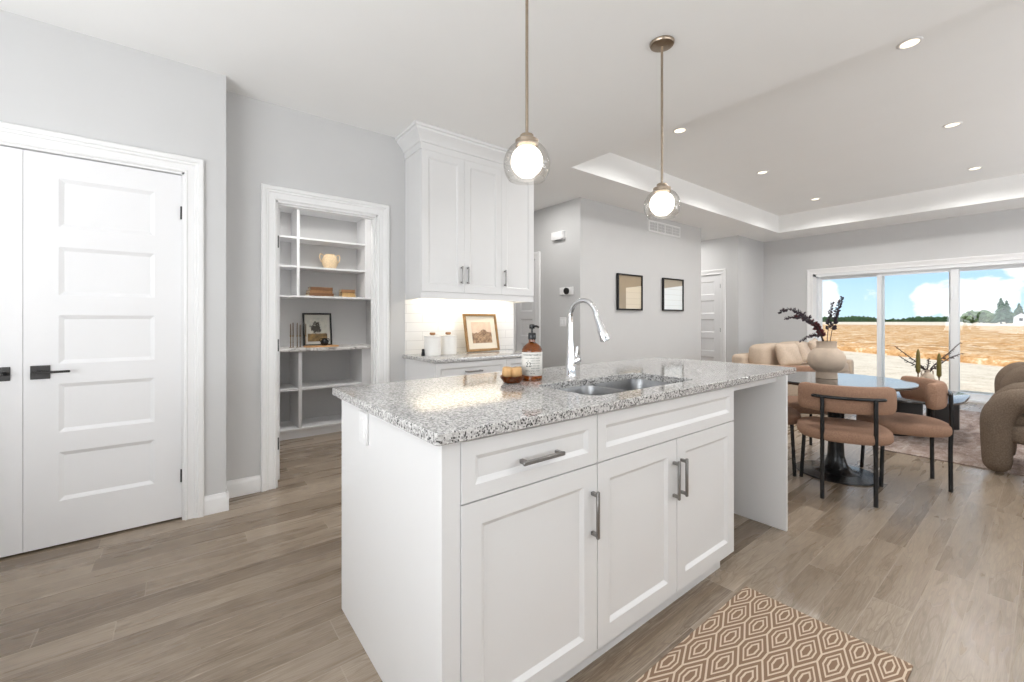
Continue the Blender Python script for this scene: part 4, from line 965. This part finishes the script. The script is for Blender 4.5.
# armchairs
def make_armchair(label, loc, rz):
    a = thing('armchair', label, 'armchair', loc, rz, 'rounded taupe armchairs')
    half = [((-.265, .295, .082), .080), ((-.265, .295, .28), .090), ((-.265, .285, .45), .094), ((-.272, .205, .565), .090), ((-.285, .08, .588), .083), ((-.29, -.1, .580), .081), ((-.26, -.27, .585), .088), ((-.15, -.37, .60), .094), ((0, -.395, .605), .095)]
    allp = half+[((-p[0], p[1], p[2]), r) for p, r in half[-2::-1]]
    full = smoothpath([p for p, _ in allp], 6); rr = []
    for (p, r0), (q, r1) in zip(allp, allp[1:]): rr += [r0+(r1-r0)*k/6 for k in range(6)]
    rr.append(allp[-1][1])
    b = B(); tube(b, full, rr, 24, True); obj('arm_loop', b, BOUCLE, a, ang=80)
    b = B(); softbox(b, -.335, .335, -.43, .30, .235, .40, .4); obj('seat_base', b, BOUCLE, a, ang=80)
    b = B(); softbox(b, -.29, .29, -.30, .285, .365, .485, .4); obj('seat_cushion', b, BOUCLE, a, ang=80)
    b = B(); softbox(b, -.25, .25, -.42, -.22, .34, .66, .5); obj('back_cushion', b, BOUCLE, a, ang=80)
    for s in (-1, 1):
        b = B(); tube(b, [(s*.25, -.30, .11), (s*.25, -.30, .25)], [.10, .11], 20, True); obj('leg', b, BOUCLE, a, ang=80)
    return a
ac = make_armchair('chunky taupe boucle armchair cut by the right edge of the picture', (5.30, -.02, .010), 0)
dup(ac, (7.98, .05, .010), RAD(8), 'farther taupe boucle armchair, showing above the nearer one')
b = B(); prism(b, rrect(.55, 2.0, .30, .853, .008, 2), 0, .006, .002)
kr = tag(obj('kitchen_mat', b, MATRUG, ang=30, loc=(0, 0, 0)), 'tan mat with concentric hexagon pattern on the kitchen floor', 'rug')
for v in kr.data.vertices: v.co.x -= 1.925; v.co.y -= .833
kr.location = (1.925, .833, 0)

# ------------------------------------------------------------------ outside
b = B(); box(b, 9.28, 420, -120, 300, -.5, -.12); struct('ground', b, SAND, smooth=False)
b = B(); rnd = random.Random(3); t = bmesh.new(); NX, NY = 150, 120; V = {}
for i in range(NX+1):
    for j in range(NY+1):
        u = (i/NX)**2.2; y = -40+j*180/NY if False else -25+ (j/NY)*(70)
        x0 = 17.6+(y)*.86 if y < 12 else 17.6+12*.86
        x = x0+u*105
        y2 = y*(1+u*1.6)
        edge = min(1, i/3)
        V[i, j] = t.verts.new((x+rnd.uniform(-.3, .3)*min(1, u*20), y2+rnd.uniform(-.2, .2)*min(1, u*20), -.12+edge*(.12+rnd.random()*.07)-(0 if i else .03)))
for i in range(NX):
    for j in range(NY): t.faces.new((V[i, j], V[i+1, j], V[i+1, j+1], V[i, j+1]))
join(b, t); tag(obj('crop_field', b, CROP, smooth=False), 'wide dry tan crop field beyond the patio door', 'field', kind='stuff')
def dirpt(px, D):
    v = (F2+R2*((px-512)/424))*D; return v
def canopy(b, c, r, hh, rnd, n=60, flat=1.):
    for _ in range(n):
        a = rnd.uniform(0, 2*pi); q = rnd.random()**.5; z = rnd.random()
        p = (c[0]+r*q*cos(a)*math.sqrt(max(.05, 1-(2*z-1)**2)), c[1]+r*q*sin(a)*math.sqrt(max(.05, 1-(2*z-1)**2)), c[2]+hh*z)
        t = bmesh.new(); bmesh.ops.create_icosphere(t, subdivisions=1, radius=r*rnd.uniform(.16, .32))
        for v in t.verts: v.co *= rnd.uniform(.75, 1.25)
        join(b, t, Matrix.Translation(p))
def conifer(px, D, H_, w, lab_, sd):
    p = dirpt(px, D); o = thing('conifer_tree', lab_, 'tree', (p.x, p.y, -.12)); rnd = random.Random(sd)
    b = B(); tube(b, [(0, 0, 0), (0, 0, H_*.9)], [.25, .05], 8); obj('trunk', b, BARK, o)
    b = B()
    for k in range(150):
        z = H_*(.10+.9*(k/150)); r = w*(1-(k/150))**.8*rnd.uniform(.5, 1.1)+.12; a = rnd.uniform(0, 2*pi)
        tube(b, [(0, 0, z+r*.15), (r*.6*cos(a), r*.6*sin(a), z), (r*cos(a), r*sin(a), z-r*.22)], [.12+r*.22, .12+r*.16, .03], 5)
    obj('foliage', b, CONIF, o)
conifer(1001, 150, 9.2, 2.7, 'taller dark conifer left of the distant white house', 1)
conifer(1006.5, 158, 8.6, 2.5, 'conifer right behind the tallest one by the white house', 2)
conifer(1019, 160, 7.6, 2.6, 'conifer rising directly behind the distant white house', 3)
def bushtree(px, D, H_, w, lab_, sd):
    p = dirpt(px, D); o = thing('broadleaf_tree', lab_, 'tree', (p.x, p.y, -.12)); rnd = random.Random(sd)
    b = B(); tube(b, [(0, 0, 0), (0, 0, H_*.5)], [.2, .12], 8); obj('trunk', b, BARK, o)
    b = B(); canopy(b, (0, 0, H_*.12), w, H_*.86, rnd, 90); obj('foliage', b, BUSH, o)
bushtree(972, 165, 4.4, 3.0, 'low rounded tree at the left end of the distant tree group', 4)
bushtree(984, 174, 5.0, 2.6, 'rounded tree between the low tree and the tall conifers', 5)
bushtree(992, 168, 3.6, 2.6, 'short rounded tree at the foot of the tall conifers', 6)
bushtree(1012, 172, 3.9, 2.6, 'short rounded tree between the conifers and white house', 7)
# hedge line along the horizon
b = B(); rnd = random.Random(9); t = bmesh.new(); prev = None
for k in range(241):
    px = 700+k*1.5; p = dirpt(px, 292); q = dirpt(px, 300); hgt = 3.0+rnd.uniform(-.5, .9)+1.2*sin(k*.11)*sin(k*.037)
    cur = [t.verts.new((p.x, p.y, -.12)), t.verts.new((p.x, p.y, hgt*.8)), t.verts.new(((p.x+q.x)/2, (p.y+q.y)/2, hgt)), t.verts.new((q.x, q.y, hgt*.7)), t.verts.new((q.x, q.y, -.12))]
    if prev:
        for i in range(5): t.faces.new((prev[i], cur[i], cur[(i+1) % 5], prev[(i+1) % 5]))
    prev = cur
join(b, t); tag(obj('distant_treeline', b, GREEN, smooth=False), 'thin dark green line of trees along the far horizon', 'treeline', kind='stuff')
p = dirpt(1021, 140)
hs = thing('farm_house', 'small white gabled house at the far right of the field', 'house', (p.x, p.y, -.12), 0)
b = B(); t = bmesh.new(); a_ = [t.verts.new(v) for v in ((0, -1.6, 0), (0, 1.6, 0), (0, 1.6, 2.3), (0, 0, 3.6), (0, -1.6, 2.3))]; c_ = [t.verts.new((v.co.x+5, v.co.y, v.co.z)) for v in a_]
t.faces.new(a_); t.faces.new(c_)
for i in range(5): t.faces.new((a_[i], a_[(i+1) % 5], c_[(i+1) % 5], c_[i]))
join(b, t); obj('house_walls', b, SIDING, hs, smooth=False)
b = B()
for s in (-1, 1): loft(b, [[(x, s*1.85, 2.12), (x, 0, 3.62), (x, 0, 3.78), (x, s*1.85, 2.28)] for x in (-.2, 5.2)])
obj('house_roof', b, ROOFM, hs, smooth=False)
b = B(); box(b, -.04, .0, -.4, .4, 1.0, 2.0); obj('house_window', b, GUN, hs, smooth=False)
